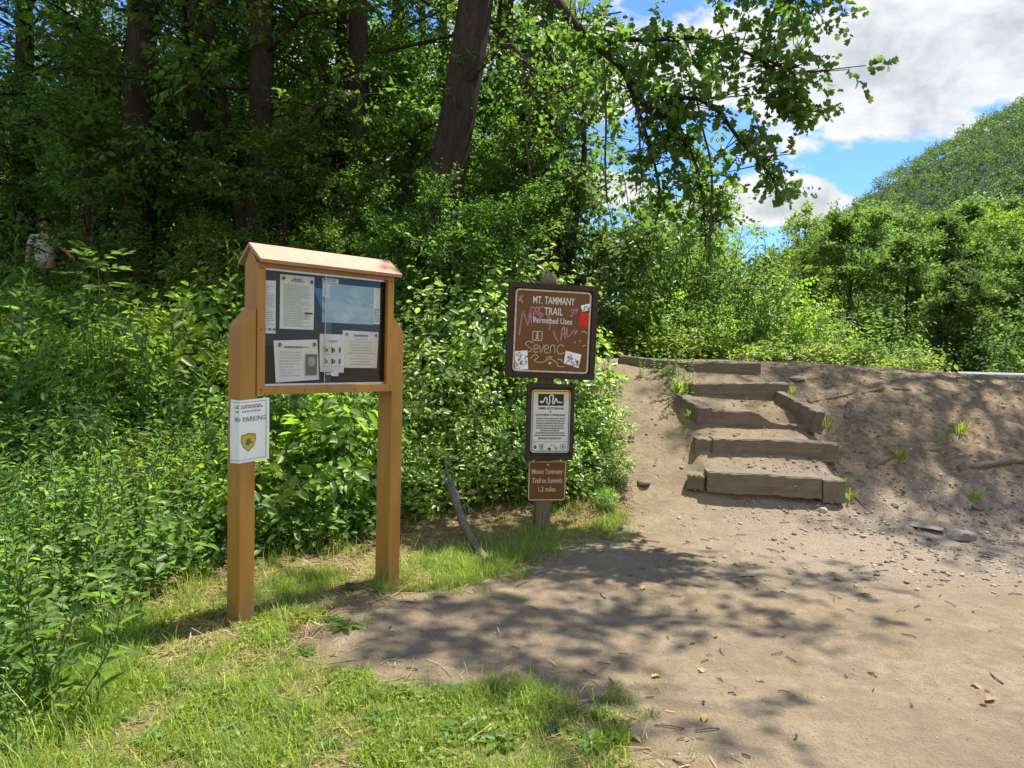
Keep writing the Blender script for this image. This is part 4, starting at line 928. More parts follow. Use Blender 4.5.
kmat = Matrix.Translation(kiosk.location) @ Matrix.Rotation(KTH, 4, 'Z')
def notice(name, label, corners, y, mat=M_PAPER, sag=.006, group='notices pinned behind the glass'):
    """a sheet given by its four corners (board coordinates, clockwise from top left); origin at its centre"""
    c = np.array(corners, float); cx, cz = c.mean(0); tl, tr, br, bl = c - [cx, cz]; n = 9; V = []
    for j in range(n):
        for i in range(n):
            u, v = i / (n - 1), j / (n - 1); p = (tl * (1 - u) + tr * u) * (1 - v) + (bl * (1 - u) + br * u) * v
            V.append((p[0], -sag * (math.sin(3.1 * v) * .5 * math.sin(u * 4 + cx * 9) + .6 * v * v * math.sin(u * 3.14 + 1)), p[1]))
    F = [(j * n + i, (j + 1) * n + i, (j + 1) * n + i + 1, j * n + i + 1) for j in range(n - 1) for i in range(n - 1)]
    me = bpy.data.meshes.new(name); me.from_pydata(V, [], F); me.update(); o = link(name, me, None, mat)
    o.matrix_world = kmat @ Matrix.Translation((cx, y, cz)); tag(o, label, 'notice', group); o['_c'] = 1; del o['_c']
    return o, cx, cz
prs = random.Random(3)
YP = -.0085
o, cx, cz = notice('notice', 'tall narrow notice at the left edge, partly cut off by the frame', [(.026, 1.962), (.146, 1.967), (.149, 1.661), (.026, 1.661)], .058)
lines_into(MB(), -.055, .052, .12, -.11, 22, YP, .0035, prs).build('print', M_INKPALE, o)
mb = MB(); [mb.rect(-.05 + .03 * i, -.033 + .03 * i, -.135, -.122, YP) for i in range(4)]; mb.build('footer_print', M_INK, o)
o, cx, cz = notice('notice', 'upper pale green notice dense with print, crests in its top corners', [(.172, 2.008), (.396, 2.010), (.396, 1.692), (.170, 1.691)], .058, M_PAPER_Y)
lines_into(MB(), -.09, .09, .10, -.14, 24, YP, .0035, prs).build('print', M_INKPALE, o)
mb = MB(); lines_into(mb, -.045, .045, .135, .125, 2, YP, .006, prs, True); mb.build('heading', M_INK, o)
mb = MB().disc(-.092, .136, .009, .011, YP).disc(.092, .128, .009, .011, YP).rect(.045, .098, -.067, -.056, YP); mb.build('crest', M_BLACK, o)
o, cx, cz = notice('blue_crescent', 'bright blue crescent beside the map', [(.394, 1.945), (.446, 1.948), (.486, 1.790), (.452, 1.805)], .056, M_CRESCENT, .02)  # bright blue curved sheet at the left edge of the map
o, cx, cz = notice('map', 'large blue and grey map behind the right glass door', [(.442, 2.018), (.880, 2.012), (.879, 1.716), (.441, 1.705)], .060, M_BOARDBACK, .002)
mm, t, b = new_mat('map_print'); f = noise(t, 4.5, 6, .6, mapping=(1, 1, 2.6), dist=.8); f2 = noise(t, 26, 4)
t.links.new(mixc_(t, ramp(t, f2, [(.58, (0, 0, 0)), (.7, (.5, .5, .5))]), ramp(t, f, [(.3, (.24, .42, .54)), (.5, (.40, .58, .68)), (.7, (.62, .72, .72))]), (.55, .58, .50)), b.inputs['Base Color']); b.inputs['Roughness'].default_value = .5
mb = MB().rect(-.214, .160, -.122, .118, -.010); mb.build('map_sheet', mm, o)
mb = MB().rect(.162, .214, -.118, .118, -.010).rect(-.214, -.10, .120, .148, -.010).rect(-.214, -.165, .03, .118, -.0108); mb.build('legend', M_PAPER_Y, o)
mb = MB(); lines_into(mb, .168, .208, -.02, -.10, 9, -.012, .004, prs); lines_into(mb, -.208, -.11, .14, .13, 2, -.012, .005, prs); mb.build('print', M_INK, o)
mb = MB(); [mb.ribbon(spline([(-.2, a), (-.08, a + .03), (.02, a - .02), (.15, a + .02)], 14), .0028, -.0112) for a in (-.07, 0.0, .05)]; mb.build('map_line', M_INKPALE, o)
o, cx, cz = notice('notice', 'lower left white notice with a dark photograph on its right side', [(.135, 1.620), (.421, 1.634), (.439, 1.389), (.149, 1.375)], .058)
lines_into(MB(), -.085, .085, .082, .078, 2, YP, .006, prs).build('heading', M_INK, o)
lines_into(MB(), -.115, .03, .05, -.09, 9, YP, .004, prs).build('print', M_INKPALE, o)
MB().rect(.055, .13, -.087, .04, -.0095).build('photo', M_INK, o); MB().disc(.092, -.005, .026, .03, -.0105).build('photo_figure', M_INKPALE, o)
MB().disc(-.115, .092, .011, .013, YP).disc(.113, .098, .011, .013, YP).build('crest', M_INK, o)
o, cx, cz = notice('notice', 'middle white sheet with six small dark figures in two rows', [(.434, 1.669), (.606, 1.670), (.610, 1.431), (.438, 1.437)], .053)
lines_into(MB(), -.04, .04, .078, .07, 2, YP, .004, prs, True).build('heading', M_INK, o); mb = MB()
for rr in (0, 1):
    for cc in (-1, 0, 1):
        x, z = cc * .052, .03 - rr * .07; mb.disc(x, z, .006, .008, YP, 8); mb.rect(x - .005, x + .005, z - .026, z - .006, YP)
        if cc != 1: mb.rect(x + .009, x + .016, z - .02, z - .002, YP)
mb.build('figure_print', M_BLACK, o); mb = MB().rect(-.078, .078, -.009, -.0075, YP - .001).rect(-.078, .078, -.082, -.0805, YP - .001).rect(-.027, -.026, -.08, .05, YP).rect(.026, .027, -.08, .05, YP); mb.build('table_line', M_INKPALE, o)
o, cx, cz = notice('notice', 'lower right cream notice with centred lines of print', [(.600, 1.697), (.874, 1.694), (.867, 1.459), (.606, 1.463)], .059, M_PAPER_Y)
lines_into(MB(), -.055, .055, .092, .086, 2, YP, .006, prs, True).build('heading', M_INK, o)
lines_into(MB(), -.11, .11, .065, -.095, 10, YP, .004, prs, True, .6).build('print', M_INKPALE, o)
MB().disc(-.11, .095, .008, .010, YP).disc(.112, .095, .008, .010, YP).build('crest', M_INK, o)

# NO PARKING sheet taped round the left post
def parking_sheet():
    zt, zb = 1.282, .93
    def P(s, v):                                  # s: metres right of the post corner (negative = round on the side face)
        z = zt + (zb - zt) * v + (.012 * s / .16 if s > 0 else .10 * s * v)
        bulge = .012 * math.sin(v * 3.14)
        if s < 0: return (-.0935 - .001 - bulge * .3, -.0045 - s * .98, z)
        return (-.0905 + s * .995, -.0045 - bulge * .3 - .10 * max(0, s - .09) * (0.3 + v * .5), z)
    def sheet(name, s0, s1, v0, v1, off, mat, parent=None, ns=16, nv=10):
        V = []; F = []
        for j in range(nv):
            for i in range(ns):
                s = s0 + (s1 - s0) * i / (ns - 1); p = Vector(P(s, v0 + (v1 - v0) * j / (nv - 1))); p += Vector((-off, 0, 0)) if s < 0 else Vector((0, -off, 0)); V.append(tuple(p))
        F = [(j * ns + i, (j + 1) * ns + i, (j + 1) * ns + i + 1, j * ns + i + 1) for j in range(nv - 1) for i in range(ns - 1)]
        me = bpy.data.meshes.new(name); me.from_pydata(V, [], F); me.update(); o = link(name, me, parent, mat)
        if parent is None: o.matrix_world = kmat
        return o
    root = sheet('parking_notice', -.115, .168, 0, 1, 0, M_PAPER)
    tag(root, 'white no parking sheet with yellow shield taped round the left post', 'notice')
    def wrap(mb, name, mat, off):                # map a flat drawing (s, v) onto the sheet
        V = []
        for x, y, z in mb.V: p = Vector(P(x, z)); V.append(tuple(p + (Vector((-off, 0, 0)) if x < 0 else Vector((0, -off, 0)))))
        me = bpy.data.meshes.new(name); me.from_pydata(V, [], mb.F); me.update(); return link(name, me, root, mat)
    mb = MB(); tmp = MB(); text_into(tmp, 'NO PARKING', 0, 0, .026, 0, .195, .008)
    mb.add([(x + .049, 0, .345 - z / .352) for x, y, z in tmp.V], tmp.F); wrap(mb, 'lettering', M_GREENINK, .0016)
    mb = MB()
    for a, b_, v in ((-.035, .12, .095), (-.06, .13, .125), (-.05, .115, .185)):
        x = a
        while x < b_: w = .008 + .012 * prs.random(); mb.rect(x, min(x + w, b_), v - .009, v + .009, 0); x += w + .004
    wrap(mb, 'small_print', M_INK, .0016)
    mb = MB()
    for s in np.linspace(-.108, .150, 18)[:-1]:
        mb.rect(s, s + .258 / 17, .035, .041, 0); mb.rect(s, s + .258 / 17, .952, .958, 0)
    for v in np.linspace(.041, .952, 9)[:-1]: mb.rect(.147, .150, v, v + .114, 0)
    wrap(mb, 'border_line', M_GREENINK, .0015)
    def shield(k, off, mat, name):
        pts = [(-.042, -.072), (0, -.088), (.042, -.072), (.045, -.01), (.032, .06), (0, .115), (-.032, .06), (-.045, -.01)]
        mb = MB(); mb.V = [(.046 + a * k * .9, 0, .66 + (b_ * k) * 1.35) for a, b_ in pts]; mb.F = [tuple(range(8))]; wrap(mb, name, mat, off)
    shield(1.08, .0018, M_GREENINK, 'shield_edge'); shield(.96, .0024, M_YELLOW, 'shield')
    wrap(MB().disc(.044, .665, .015, .050, 0, 12).disc(.040, .70, .012, .03, 0, 10), 'shield_tree', M_GREENINK, .0030)
    wrap(MB().disc(.064, .685, .006, .018, 0, 10), 'shield_spot', M_RED, .0036)
parking_sheet()

# ------------------------------------------------------------------ trail sign
sign = empty('trail_sign', 'brown trail sign with three panels on one wooden post, scrawled with graffiti and stickers', 'sign', (.32, 6.3, 0), R_(10))
mb = MB().box(-.078, .047, 0, .12, -.35, 2.215); mb.add([(-.078, 0, 2.215), (.047, 0, 2.215), (.047, .12, 2.215), (-.078, .12, 2.215), (-.016, .06, 2.315)], [(0, 1, 4), (1, 2, 4), (2, 3, 4), (3, 0, 4)])
mb.build('post', M_POSTWOOD, sign)
def frame(x0, x1, z0, z1, wdt, name, cx, cz):
    mb = MB(); mb.box(x0, x1, -.062, -.002, z1 - wdt, z1).box(x0, x1, -.062, -.002, z0, z0 + wdt).box(x0, x0 + wdt, -.060, -.003, z0 + wdt, z1 - wdt).box(x1 - wdt, x1, -.060, -.003, z0 + wdt, z1 - wdt)
    mb.box(x0 + wdt - .004, x1 - wdt + .004, -.040, -.006, z0 + wdt - .004, z1 - wdt + .004)
    return mb.build(name, M_DARKFRAME, sign, .003)
FX = .01
f1 = frame(-.385, .405, 1.36, 2.18, .048, 'frame', 0, 0); f1.rotation_euler = (0, R_(1.1), 0); f1.location = (-.034, 0, 0)
pl = MB().prism(rounded(-.329, .347, 1.412, 2.126, .035), 'y', -.0455, -.0405).build('main_plate', M_BROWN, sign); pl.rotation_euler = (0, R_(1.1), 0); pl.location = (-.034, 0, 0)
YS = -.0475
ring(MB(), -.327, .345, 1.414, 2.124, .034, .0135, YS).build('border', M_EDGE, pl)
mb = MB(); text_into(mb, 'MT. TAMMANY', .013, 2.005, .062, YS - .001, .37, .012); text_into(mb, 'TRAIL', .013, 1.912, .062, YS - .001, .165, .012); text_into(mb, 'Permitted Uses', .010, 1.838, .050, YS - .001, .345, .010); mb.build('lettering', M_WHITE, pl)
def s2(x, z): return (-.329 + (x - 130) / 418 * .676, 2.126 - (z - 165) / 452 * .714)
def strokes(name, mat, L, w, y):
    mb = MB()
    for st in L: mb.ribbon(spline([s2(*p) for p in st], 4 * len(st)) if len(st) > 2 else [s2(*p) for p in st], w, y)
    return mb.build(name, mat, pl)
strokes('graffiti', M_PINK, [[(160, 420), (166, 350), (172, 300), (178, 295), (200, 355), (205, 360), (212, 300), (218, 262)], [(224, 350), (216, 300), (222, 265), (240, 275), (232, 310), (246, 345)], [(262, 262), (240, 270), (256, 300), (268, 306)], [(286, 258), (262, 268), (262, 290), (284, 300), (262, 322)],
        [(300, 300), (325, 320), (322, 385)], [(345, 385), (358, 420), (376, 445)], [(388, 440), (394, 380), (404, 365), (412, 430)], [(392, 405), (420, 402)], [(418, 365), (426, 415), (462, 375)], [(150, 235), (158, 210), (170, 205), (160, 222), (172, 245)], [(432, 275), (450, 262), (444, 300), (432, 298)], [(455, 268), (470, 262), (462, 290)]], .0125, YS - .0005)
strokes('graffiti', M_CREAM, [[(238, 458), (214, 450), (196, 464), (216, 482), (232, 496), (206, 510), (180, 500)], [(240, 492), (264, 484), (258, 466), (244, 476), (246, 506), (268, 506)], [(272, 470), (282, 508), (298, 466)], [(300, 490), (322, 482), (316, 466), (302, 476), (306, 508), (326, 506)], [(332, 508), (336, 470), (354, 468), (358, 508)], [(408, 470), (384, 462), (370, 488), (382, 512), (412, 502)],
        [(225, 545), (250, 520), (268, 535), (246, 555), (290, 562), (330, 540), (345, 530), (318, 532), (312, 548)], [(330, 535), (370, 560), (384, 580), (416, 580)], [(375, 540), (400, 545), (395, 555)]], .0075, YS - .0007)
strokes('scratch', M_CREAM, [[(465, 400), (470, 385), (480, 382)], [(500, 385), (520, 382), (528, 395)], [(465, 450), (468, 440)], [(490, 440), (500, 430)], [(510, 462), (528, 458)]], .008, YS - .0007)
MB().disc(*s2(334, 564), .012, .012, YS - .0006).build('bolt', M_EDGE, pl)
mb = MB(); x0, z0 = s2(232, 445); x1, z1 = s2(286, 392); ring(mb, x0, x1, z0, z1, .008, .006, YS); cxh, czh = (x0 + x1) / 2, (z0 + z1) / 2
mb.disc(cxh, czh + .025, .008, .008, YS, 10); mb.ribbon([(cxh, czh + .015), (cxh - .002, czh - .008), (cxh - .014, czh - .032)], .010, YS); mb.ribbon([(cxh, czh - .006), (cxh + .013, czh - .032)], .008, YS - .0003); mb.ribbon([(cxh - .015, czh + .002), (cxh, czh + .012), (cxh + .014, czh)], .006, YS - .0006)
mb.build('hiker_symbol', M_EDGE, pl)
def sticker(corners, mat, name='sticker', y=YS - .0012):
    mb = MB(); mb.V = [(s2(*c)[0], y, s2(*c)[1]) for c in corners]; mb.F = [(3, 2, 1, 0)]; o = mb.build(name, mat, pl); return o
sticker([(140, 508), (208, 500), (217, 602), (148, 610)], M_PAPER); sticker([(418, 492), (506, 510), (494, 585), (410, 562)], M_PAPER); sticker([(490, 240), (540, 226), (548, 260), (500, 274)], M_PAPER)
o = sticker([(487, 280), (538, 282), (536, 356), (484, 354)], M_RED); o['label'] = 'plain red sticker'
mb = MB(); q2 = random.Random(8)
for cx_, cz_, w_, h_, n_ in ((178, 555, 30, 45, 24), (458, 538, 36, 30, 24), (519, 250, 20, 12, 9)):
    for i in range(n_):
        a, b_ = cx_ + q2.uniform(-w_, w_), cz_ + q2.uniform(-h_, h_); mb.ribbon([s2(a, b_), s2(a + q2.uniform(-9, 9), b_ + q2.uniform(4, 14)), s2(a + q2.uniform(-10, 10), b_ + q2.uniform(-4, 12))], .006, YS - .0018 - .0002 * i)
mb.build('sticker_scrawl', M_BLUEINK, pl)
# second panel: snake warning
frame(-.195, .225, .648, 1.312, .034, 'frame', 0, 0)
wm, t, b = new_mat('faded_white_plate'); tcn = t.nodes.new('ShaderNodeTexCoord'); sp_ = t.nodes.new('ShaderNodeSeparateXYZ'); t.links.new(tcn.outputs['Object'], sp_.inputs[0])
mr = N(t, 'ShaderNodeMapRange'); t.links.new(sp_.outputs[2], mr.inputs[0]); mr.inputs[1].default_value = 1.13; mr.inputs[2].default_value = 1.25
t.links.new(mixc_(t, mr.outputs[0], (.66, .68, .68), (.62, .55, .16)), b.inputs['Base Color']); b.inputs['Roughness'].default_value = .45
p2 = MB().prism(rounded(-.156, .191, .714, 1.262, .03), 'y', -.0455, -.0405).build('warning_plate', wm, sign)
ring(MB(), -.147, .182, .723, 1.253, .026, .005, YS).build('border', M_BLACK, p2)
MB().rect(-.098, .130, 1.125, 1.226, YS).build('snake_panel', M_BLACK, p2)
mb = MB(); cxs = lambda x, z: (-.098 + (x - 293) / 423 * .228, 1.226 - (z - 240) / 200 * .101)
mb.ribbon(spline([cxs(*p) for p in [(330, 378), (380, 372), (398, 320), (420, 300), (436, 330), (440, 395), (465, 412), (486, 380), (476, 290), (500, 262), (530, 262), (540, 290), (530, 380), (548, 405), (565, 370), (572, 330), (592, 320), (608, 372), (640, 382), (690, 382)]], 80), .011, YS - .0008)
mb.disc(*cxs(350, 378), .018, .010, YS - .0012, 12); mb.build('snake', M_WHITE, p2)
mb = MB(); text_into(mb, 'TIMBER RATTLESNAKE', .016, 1.092, .018, YS, .232, .02); text_into(mb, '&', .016, 1.066, .017, YS, None, .02); text_into(mb, 'NORTHERN COPPERHEAD', .016, 1.034, .018, YS, .262, .02); mb.build('lettering', M_BLACK, p2)
mb = MB(); lines_into(mb, -.125, .155, 1.012, .865, 8, YS, .011, prs, True, .85); lines_into(mb, -.135, .165, .838, .836, 1, YS, .015, prs, True, 1.0); mb.build('small_print', M_INK, p2)
MB().rect(-.142, .177, .808, .811, YS).build('divider', M_INK, p2)
MB().disc(-.115, .762, .014, .018, YS, 8).build('emblem', M_BLUEINK, p2); mb = MB(); [mb.rect(-.075 + .012 * i, -.068 + .012 * i, .745, .788, YS) for i in range(3)]; mb.rect(-.075, -.025, .735, .739, YS); mb.build('emblem', M_GREENINK, p2)
mb = MB().disc(.012, .745, .013, .013, YS, 12).rect(.062, .085, .741, .749, YS).ribbon([s for s in [(.055, .752), (.068, .766), (.072, .754), (.084, .768)]], .004, YS); mb.build('emblem', M_BLACK, p2)
mb = MB().ribbon([(.02, .765), (.035, .785), (.05, .768), (.062, .786)], .004, YS); mb.build('emblem', M_PINK, p2)
ring(MB(), .108, .162, .737, .791, .0269, .005, YS).disc(.135, .764, .010, .012, YS, 10).build('emblem', M_INK, p2)
# third panel: distance
p3 = MB().prism(rounded(-.158, .177, .284, .63, .022), 'y', -.006, -.0012).build('distance_plate', M_BROWN, sign)
ring(MB(), -.157, .176, .285, .629, .021, .007, -.0075).build('border', M_EDGE, p3)
mb = MB(); text_into(mb, 'Mount Tammany', .010, .520, .042, -.0075, .275, .014); text_into(mb, 'Trail to Summit', .010, .440, .042, -.0075, .27, .014); text_into(mb, '1.3 miles', .010, .362, .042, -.0075, .155, .014); mb.build('lettering', M_EDGE, p3)
MB().disc(.012, .60, .009, .009, -.0080, 12).build('bolt', M_EDGE, p3)

# ------------------------------------------------------------------ timber steps
def timber(label, p0, p1, hgt, dep, name='timber_step', mat=M_TIMBER, notch=None, seed=0, group=None, twist=0):
    """beam from p0 to p1 (bottom front edge), extends back by dep; worn, uneven edges"""
    rs = np.random.default_rng(seed); p0, p1 = Vector(p0), Vector(p1); L = (p1 - p0).length; nx_, nz_ = max(8, int(L / .05)), 5; V = []; F = []
    prof = [(0, 0), (0, .5), (0, .93), (.05, 1.0), (.5, 1.01), (.95, 1.0), (1, .93), (1, 0)]; k = len(prof)
    for i in range(nx_ + 1):
        x = L * i / nx_; s = 1.0
        for (a, b_) in prof:
            wv = .010 * (vnoise(np.array(x * 6 + seed * 7), np.array(b_ * 3 + a * 5 + seed)) - .5) + .006 * rs.normal()
            h = hgt * (1 + .06 * (vnoise(np.array(x * 3 + seed * 3.3), np.array(seed * 1.0)) - .5) * 2)
            if notch and b_ > .4: u = x / L; h *= 1 - notch[2] * math.exp(-((u - notch[0]) / notch[1]) ** 4) * (1.0 if a < .6 else .75)
            end = .012 * (1 if i == 0 else -1 if i == nx_ else 0) * rs.random()
            V.append((x + end, a * dep + wv, b_ * h + wv * .6))
    for i in range(nx_):
        for j in range(k): F.append((i * k + j, (i + 1) * k + j, (i + 1) * k + (j + 1) % k, i * k + (j + 1) % k))
    F.append(tuple(range(k))); F.append(tuple(nx_ * k + j for j in range(k))[::-1])
    V = [(v[0], v[1], v[2] - .10 * (1 if abs(v[2]) < .012 and False else 0)) for v in V]
    me = bpy.data.meshes.new(name); me.from_pydata(V, [], F); me.update(); bm = bmesh.new(); bm.from_mesh(me); bmesh.ops.recalc_face_normals(bm, faces=bm.faces); bm.to_mesh(me); bm.free()
    o = link(name, me, None, mat); d = (p1 - p0).normalized(); o.location = p0; o.rotation_euler = (0, -math.asin(d.z), math.atan2(d.y, d.x)); tag(o, label, 'timber', group); return o
G_ = 'timber steps'
def base(px, py, Y): p = ray_at(px, py, Y); return (p.x, p.y, p.z - .02)
timber('lowest timber step, longest sunlit beam beside tufts of grass', base(706, 490, 6.95), base(822, 497, 6.85), .20, .22, seed=1, group=G_)
timber('short dark end block at the right end of the lowest step', base(823, 501, 6.84), base(846, 501, 6.86), .215, .30, 'timber_block', seed=2)
timber('short low block at the left end of the lowest step', base(686, 487, 7.05), base(705, 489, 7.0), .15, .20, 'timber_block', seed=3)
timber('second timber step from the bottom with a cracked right end', base(712, 455, 7.45), base(839, 461, 7.4), .205, .22, seed=4, group=G_)
timber('short block left of the second step', base(694, 452, 7.5), base(713, 454, 7.48), .17, .2, 'timber_block', seed=5)
timber('third timber step with a scooped-out broken right half', base(697, 429, 7.95), base(818, 431, 7.85), .235, .20, notch=(.80, .26, .62), seed=6, group=G_)
timber('timber running back from the left end of the third step', base(709, 424, 7.98), base(684, 408, 8.42), .20, .17, 'side_timber', seed=7)
timber('timber slanting back from the right end of the third step', (base(820, 430, 7.84)), base(779, 408, 8.45), .225, .12, 'side_timber', seed=8)
timber('fourth timber step from the bottom, shorter than the rest', base(690, 399, 8.45), base(789, 399, 8.4), .205, .24, seed=9, group=G_)
timber('top timber step at the crest', base(688, 377, 8.95), base(761, 377, 8.9), .205, .24, seed=10, group=G_)
timber('long thin timber trailing off to the left of the top step', base(617, 366, 9.35), base(689, 375, 9.0), .17, .2, 'side_timber', seed=11)
timber('low weathered log edging the crest right of the top step', base(768, 367, 9.9), base(846, 371, 9.9), .07, .12, 'edge_log', M_ROOT, seed=12)

# ------------------------------------------------------------------ roots, rocks, dead branch, twigs, fallen leaves
def on_ground(px, py, dz=0): p = hit(px, py); return Vector((p.x, p.y, p.z + dz))
for i, (L, r, lab) in enumerate([
        ([(868, 468), (884, 461), (900, 456), (930, 451), (962, 449)], .05, 'thick root snaking across the slope right of the third step'),
        ([(846, 418), (848, 408), (852, 395)], .055, 'short pale root stub standing beside the third step'),
        ([(808, 402), (835, 398), (856, 391)], .035, 'dark root beside the slanting timber'),
        ([(862, 394), (880, 390), (905, 390), (942, 394)], .035, 'thin root along the upper slope below the crest'),
        ([(958, 470), (985, 466), (1024, 462), (1075, 464)], .06, 'heavy root at the right edge of the picture'),
        ([(838, 505), (850, 496), (862, 505), (868, 512)], .02, 'small arched root right of the lowest step')]):
    r *= .75; pts = [on_ground(*p, dz=r * (.2 if 0 < k < len(L) - 1 else -.5)) for k, p in enumerate(L)]
    o = MB().tube(spline(np.array(pts), 22), np.linspace(r, r * .45, 22) * (1 + .15 * np.sin(np.arange(22) * 1.9)), 9).build('tree_root', M_ROOT, smooth_f=True); tag(o, lab, 'root', 'roots on the slope')
def rock(px, py, r, lab, flatn=.55, mat=M_STONE, seed=0):
    rs = np.random.default_rng(seed); bm = bmesh.new(); bmesh.ops.create_icosphere(bm, subdivisions=3, radius=1)
    fac = [Vector(v) for v in norm(rs.normal(0, 1, (9, 3)))]
    for v in bm.verts:
        s = 1.0
        for f in fac: dd = v.co.dot(f); s = min(s, .72 / dd if dd > .72 else 1)
        v.co = v.co * s * (1 + .04 * math.sin(v.co.x * 7 + seed)); v.co.x *= r * 1.25; v.co.y *= r; v.co.z *= r * flatn
    me = bpy.data.meshes.new('rock'); bm.to_mesh(me); bm.free(); o = link('rock', me, None, mat); o.location = on_ground(px, py, r * .12); o.rotation_euler = (0, 0, seed * 1.1); tag(o, lab, 'rock')
rock(960, 538, .125, 'grey rounded rock, largest on the gravel below the slope', .55, M_STONE, 1)
rock(926, 528, .12, 'flat pale rock half sunk left of the largest grey rock', .2, M_STONE, 2)
rock(977, 509, .06, 'dark wedge of stone at the foot of the slope, upper right of the grey rock', .5, M_ROOT, 3)
rock(643, 484, .075, 'tan stone at the end of the bramble on the left path edge', .45, M_ROOT, 4)
rock(797, 380, .09, 'small dark stone on the crest right of the fourth step', .45, M_STONE2, 5)
rock(822, 511, .045, 'small stone in front of the end block of the lowest step', .7, M_STONE2, 6)
rock(895, 506, .04, 'little stone in the shade at the foot of the slope', .7, M_STONE, 7)
log = empty('dead_branch', 'grey dead branch lying out of the bramble onto the grass beside the notice board', 'branch', tuple(on_ground(474, 548)))
o0 = log.location; pts = [on_ground(490, 566, .01), on_ground(474, 548, .04), ray_at(463, 522, 5.95), ray_at(453, 492, 6.25), ray_at(449, 482, 6.35)]
MB().tube(spline(np.array([p - o0 for p in pts]), 18), np.linspace(.028, .044, 18) * (1 + .1 * np.sin(np.arange(18) * 1.7)), 10).build('bough', M_BARK_GREY, log, smooth_f=True)
for L in ([(455, 492), (470, 494), (478, 490), (476, 480)], [(452, 486), (440, 476), (446, 470), (455, 474)], [(462, 500), (474, 512), (492, 517)], [(450, 484), (446, 462), (452, 450)]):
    MB().tube(spline(np.array([ray_at(*p, 6.22 + .02 * k) - o0 for k, p in enumerate(L)]), 12), np.linspace(.010, .005, 12), 5).build('twig', M_BARK_GREY, log, smooth_f=True)
rs = np.random.default_rng(131)
fl = []
for i, (px, py) in enumerate([(641, 541 + 50), (660, 677), (706, 716), (757, 522 + 160), (724, 683), (972, 684), (992, 698), (784, 636), (628, 737), (703, 674), (690, 740), (560, 727)]):
    V, F = leaf_geo(rs, np.array([[0, 0, 0.]]), np.array([[1., .1, .1]]), np.array([[.2, .1, 1.]]), .05 + .03 * rs.random(), .6, 'lobed' if i % 2 else 'oval', .3, .12)
    o = link('fallen_leaf', mesh_np('fallen_leaf', V, [F], False, [M_STRAW])); o.location = on_ground(px, py, .004); o.rotation_euler = (.2 * rs.normal(), .2 * rs.normal(), rs.random() * 6)
    tag(o, 'pale curled dead leaf lying on the bare dirt path', 'leaf', 'dead leaves on the path')
n = 420; x = rs.uniform(-1, 6.5, n); y = rs.uniform(2.5, 9, n); k = (poly_dist(x, y, DIRT) > -.15); x, y = x[k], y[k]; mb = MB()
for i in range(len(x)):
    L = .03 + .11 * rs.random() ** 2; a = rs.random() * 6.28; z = terr1(x[i], y[i]); d = Vector((math.cos(a), math.sin(a), 0)) * L
    p = Vector((x[i], y[i], z + .005)); mb.tube([p, p + d * .5 + Vector((rs.normal() * .006, rs.normal() * .006, .004)), p + d], [.0022 + .002 * rs.random()] * 3, 4)
tag(mb.build('twig_litter', M_VINE), 'thin dark twigs and bark bits scattered over the dirt', 'twigs', kind='stuff')
def tuft(seed, n, h):
    rs = np.random.default_rng(seed); az = rs.random(n) * 6.28; d = np.stack([np.cos(az), np.sin(az), 0 * az], -1); s = np.stack([-np.sin(az), np.cos(az), 0 * az], -1); b = d * (.05 * np.sqrt(rs.random(n)))[:, None] + np.array([0, 0, -.02])
    hh = (h * (.5 + .6 * rs.random(n)))[:, None]; up = np.array([0, 0, 1.]); ln = hh * (.3 + .7 * rs.random((n, 1))); w = .004
    p = [b - s * w, b + s * w, b + d * ln * .4 + up * hh * .65 + s * w * .8, b + d * ln * .4 + up * hh * .65 - s * w * .8, b + d * ln + up * hh * .8]; k = (np.arange(n) * 5)[:, None]
    return mesh_np('grass_tuft', np.stack(p, 1).reshape(-1, 3), [k + np.array([[0, 1, 2, 3]]), k + np.array([[3, 2, 4]])], False, [M_GRASS])
TU = [tuft(141, 60, .20), tuft(142, 40, .15)]
for i, (px, py, sc, lab) in enumerate([(790, 497, 1.0, 'grass tuft in front of the lowest step'), (776, 493, .8, 'thin grass tuft left of the tuft by the lowest step'), (700, 487, .9, 'grass tuft on the low left block of the lowest step'), (848, 498, 1.1, 'grass tuft at the right end block of the lowest step'), (842, 486, .8, 'small grass tuft just above the right end block'), (838, 452, .9, 'grass tuft at the right end of the second step'),
        (826, 426, 1.0, 'grass tuft at the foot of the slanting timber'), (690, 418, 1.0, 'grass tuft at the left end of the third step'), (680, 392, 1.3, 'leafy grass tuft left of the fourth step'), (790, 394, 1.0, 'grass tuft at the right end of the fourth step'), (960, 432, 1.1, 'wide grass tuft halfway up the slope'), (945, 440,   .8, 'small grass tuft left of the wide slope tuft'), (900, 458, .9, 'grass tuft beside the thick slope root'), (975, 498, 1.1, 'grass tuft at the foot of the slope above the rocks'), (612, 700, .5, 'tiny grass tuft at the tip of the lawn patch')]):
    o = link('grass_tuft', TU[i % 2]); o.location = on_ground(px, py); o.scale = (sc,) * 3; o.rotation_euler = (0, 0, i * 1.3); tag(o, lab, 'grass tuft')
for i, (px, py, Yy, sc, lab) in enumerate([(668, 376, 8.8, .75, 'little leafy plant in front of the left trailing timber'), (655, 372, 9.0, .5, 'small weed left of the little plant by the trailing timber'), (684, 394, 8.4, .7, 'leafy weed at the left end of the fourth step'), (640, 376, 9.2, .4, 'tiny weed on the bare path by the trailing timber')]):
    p = on_ground(px, py); plant('small_weed', 'weed', WD[2 + i % 2], lab, tuple(p), i * 2.0, sc)

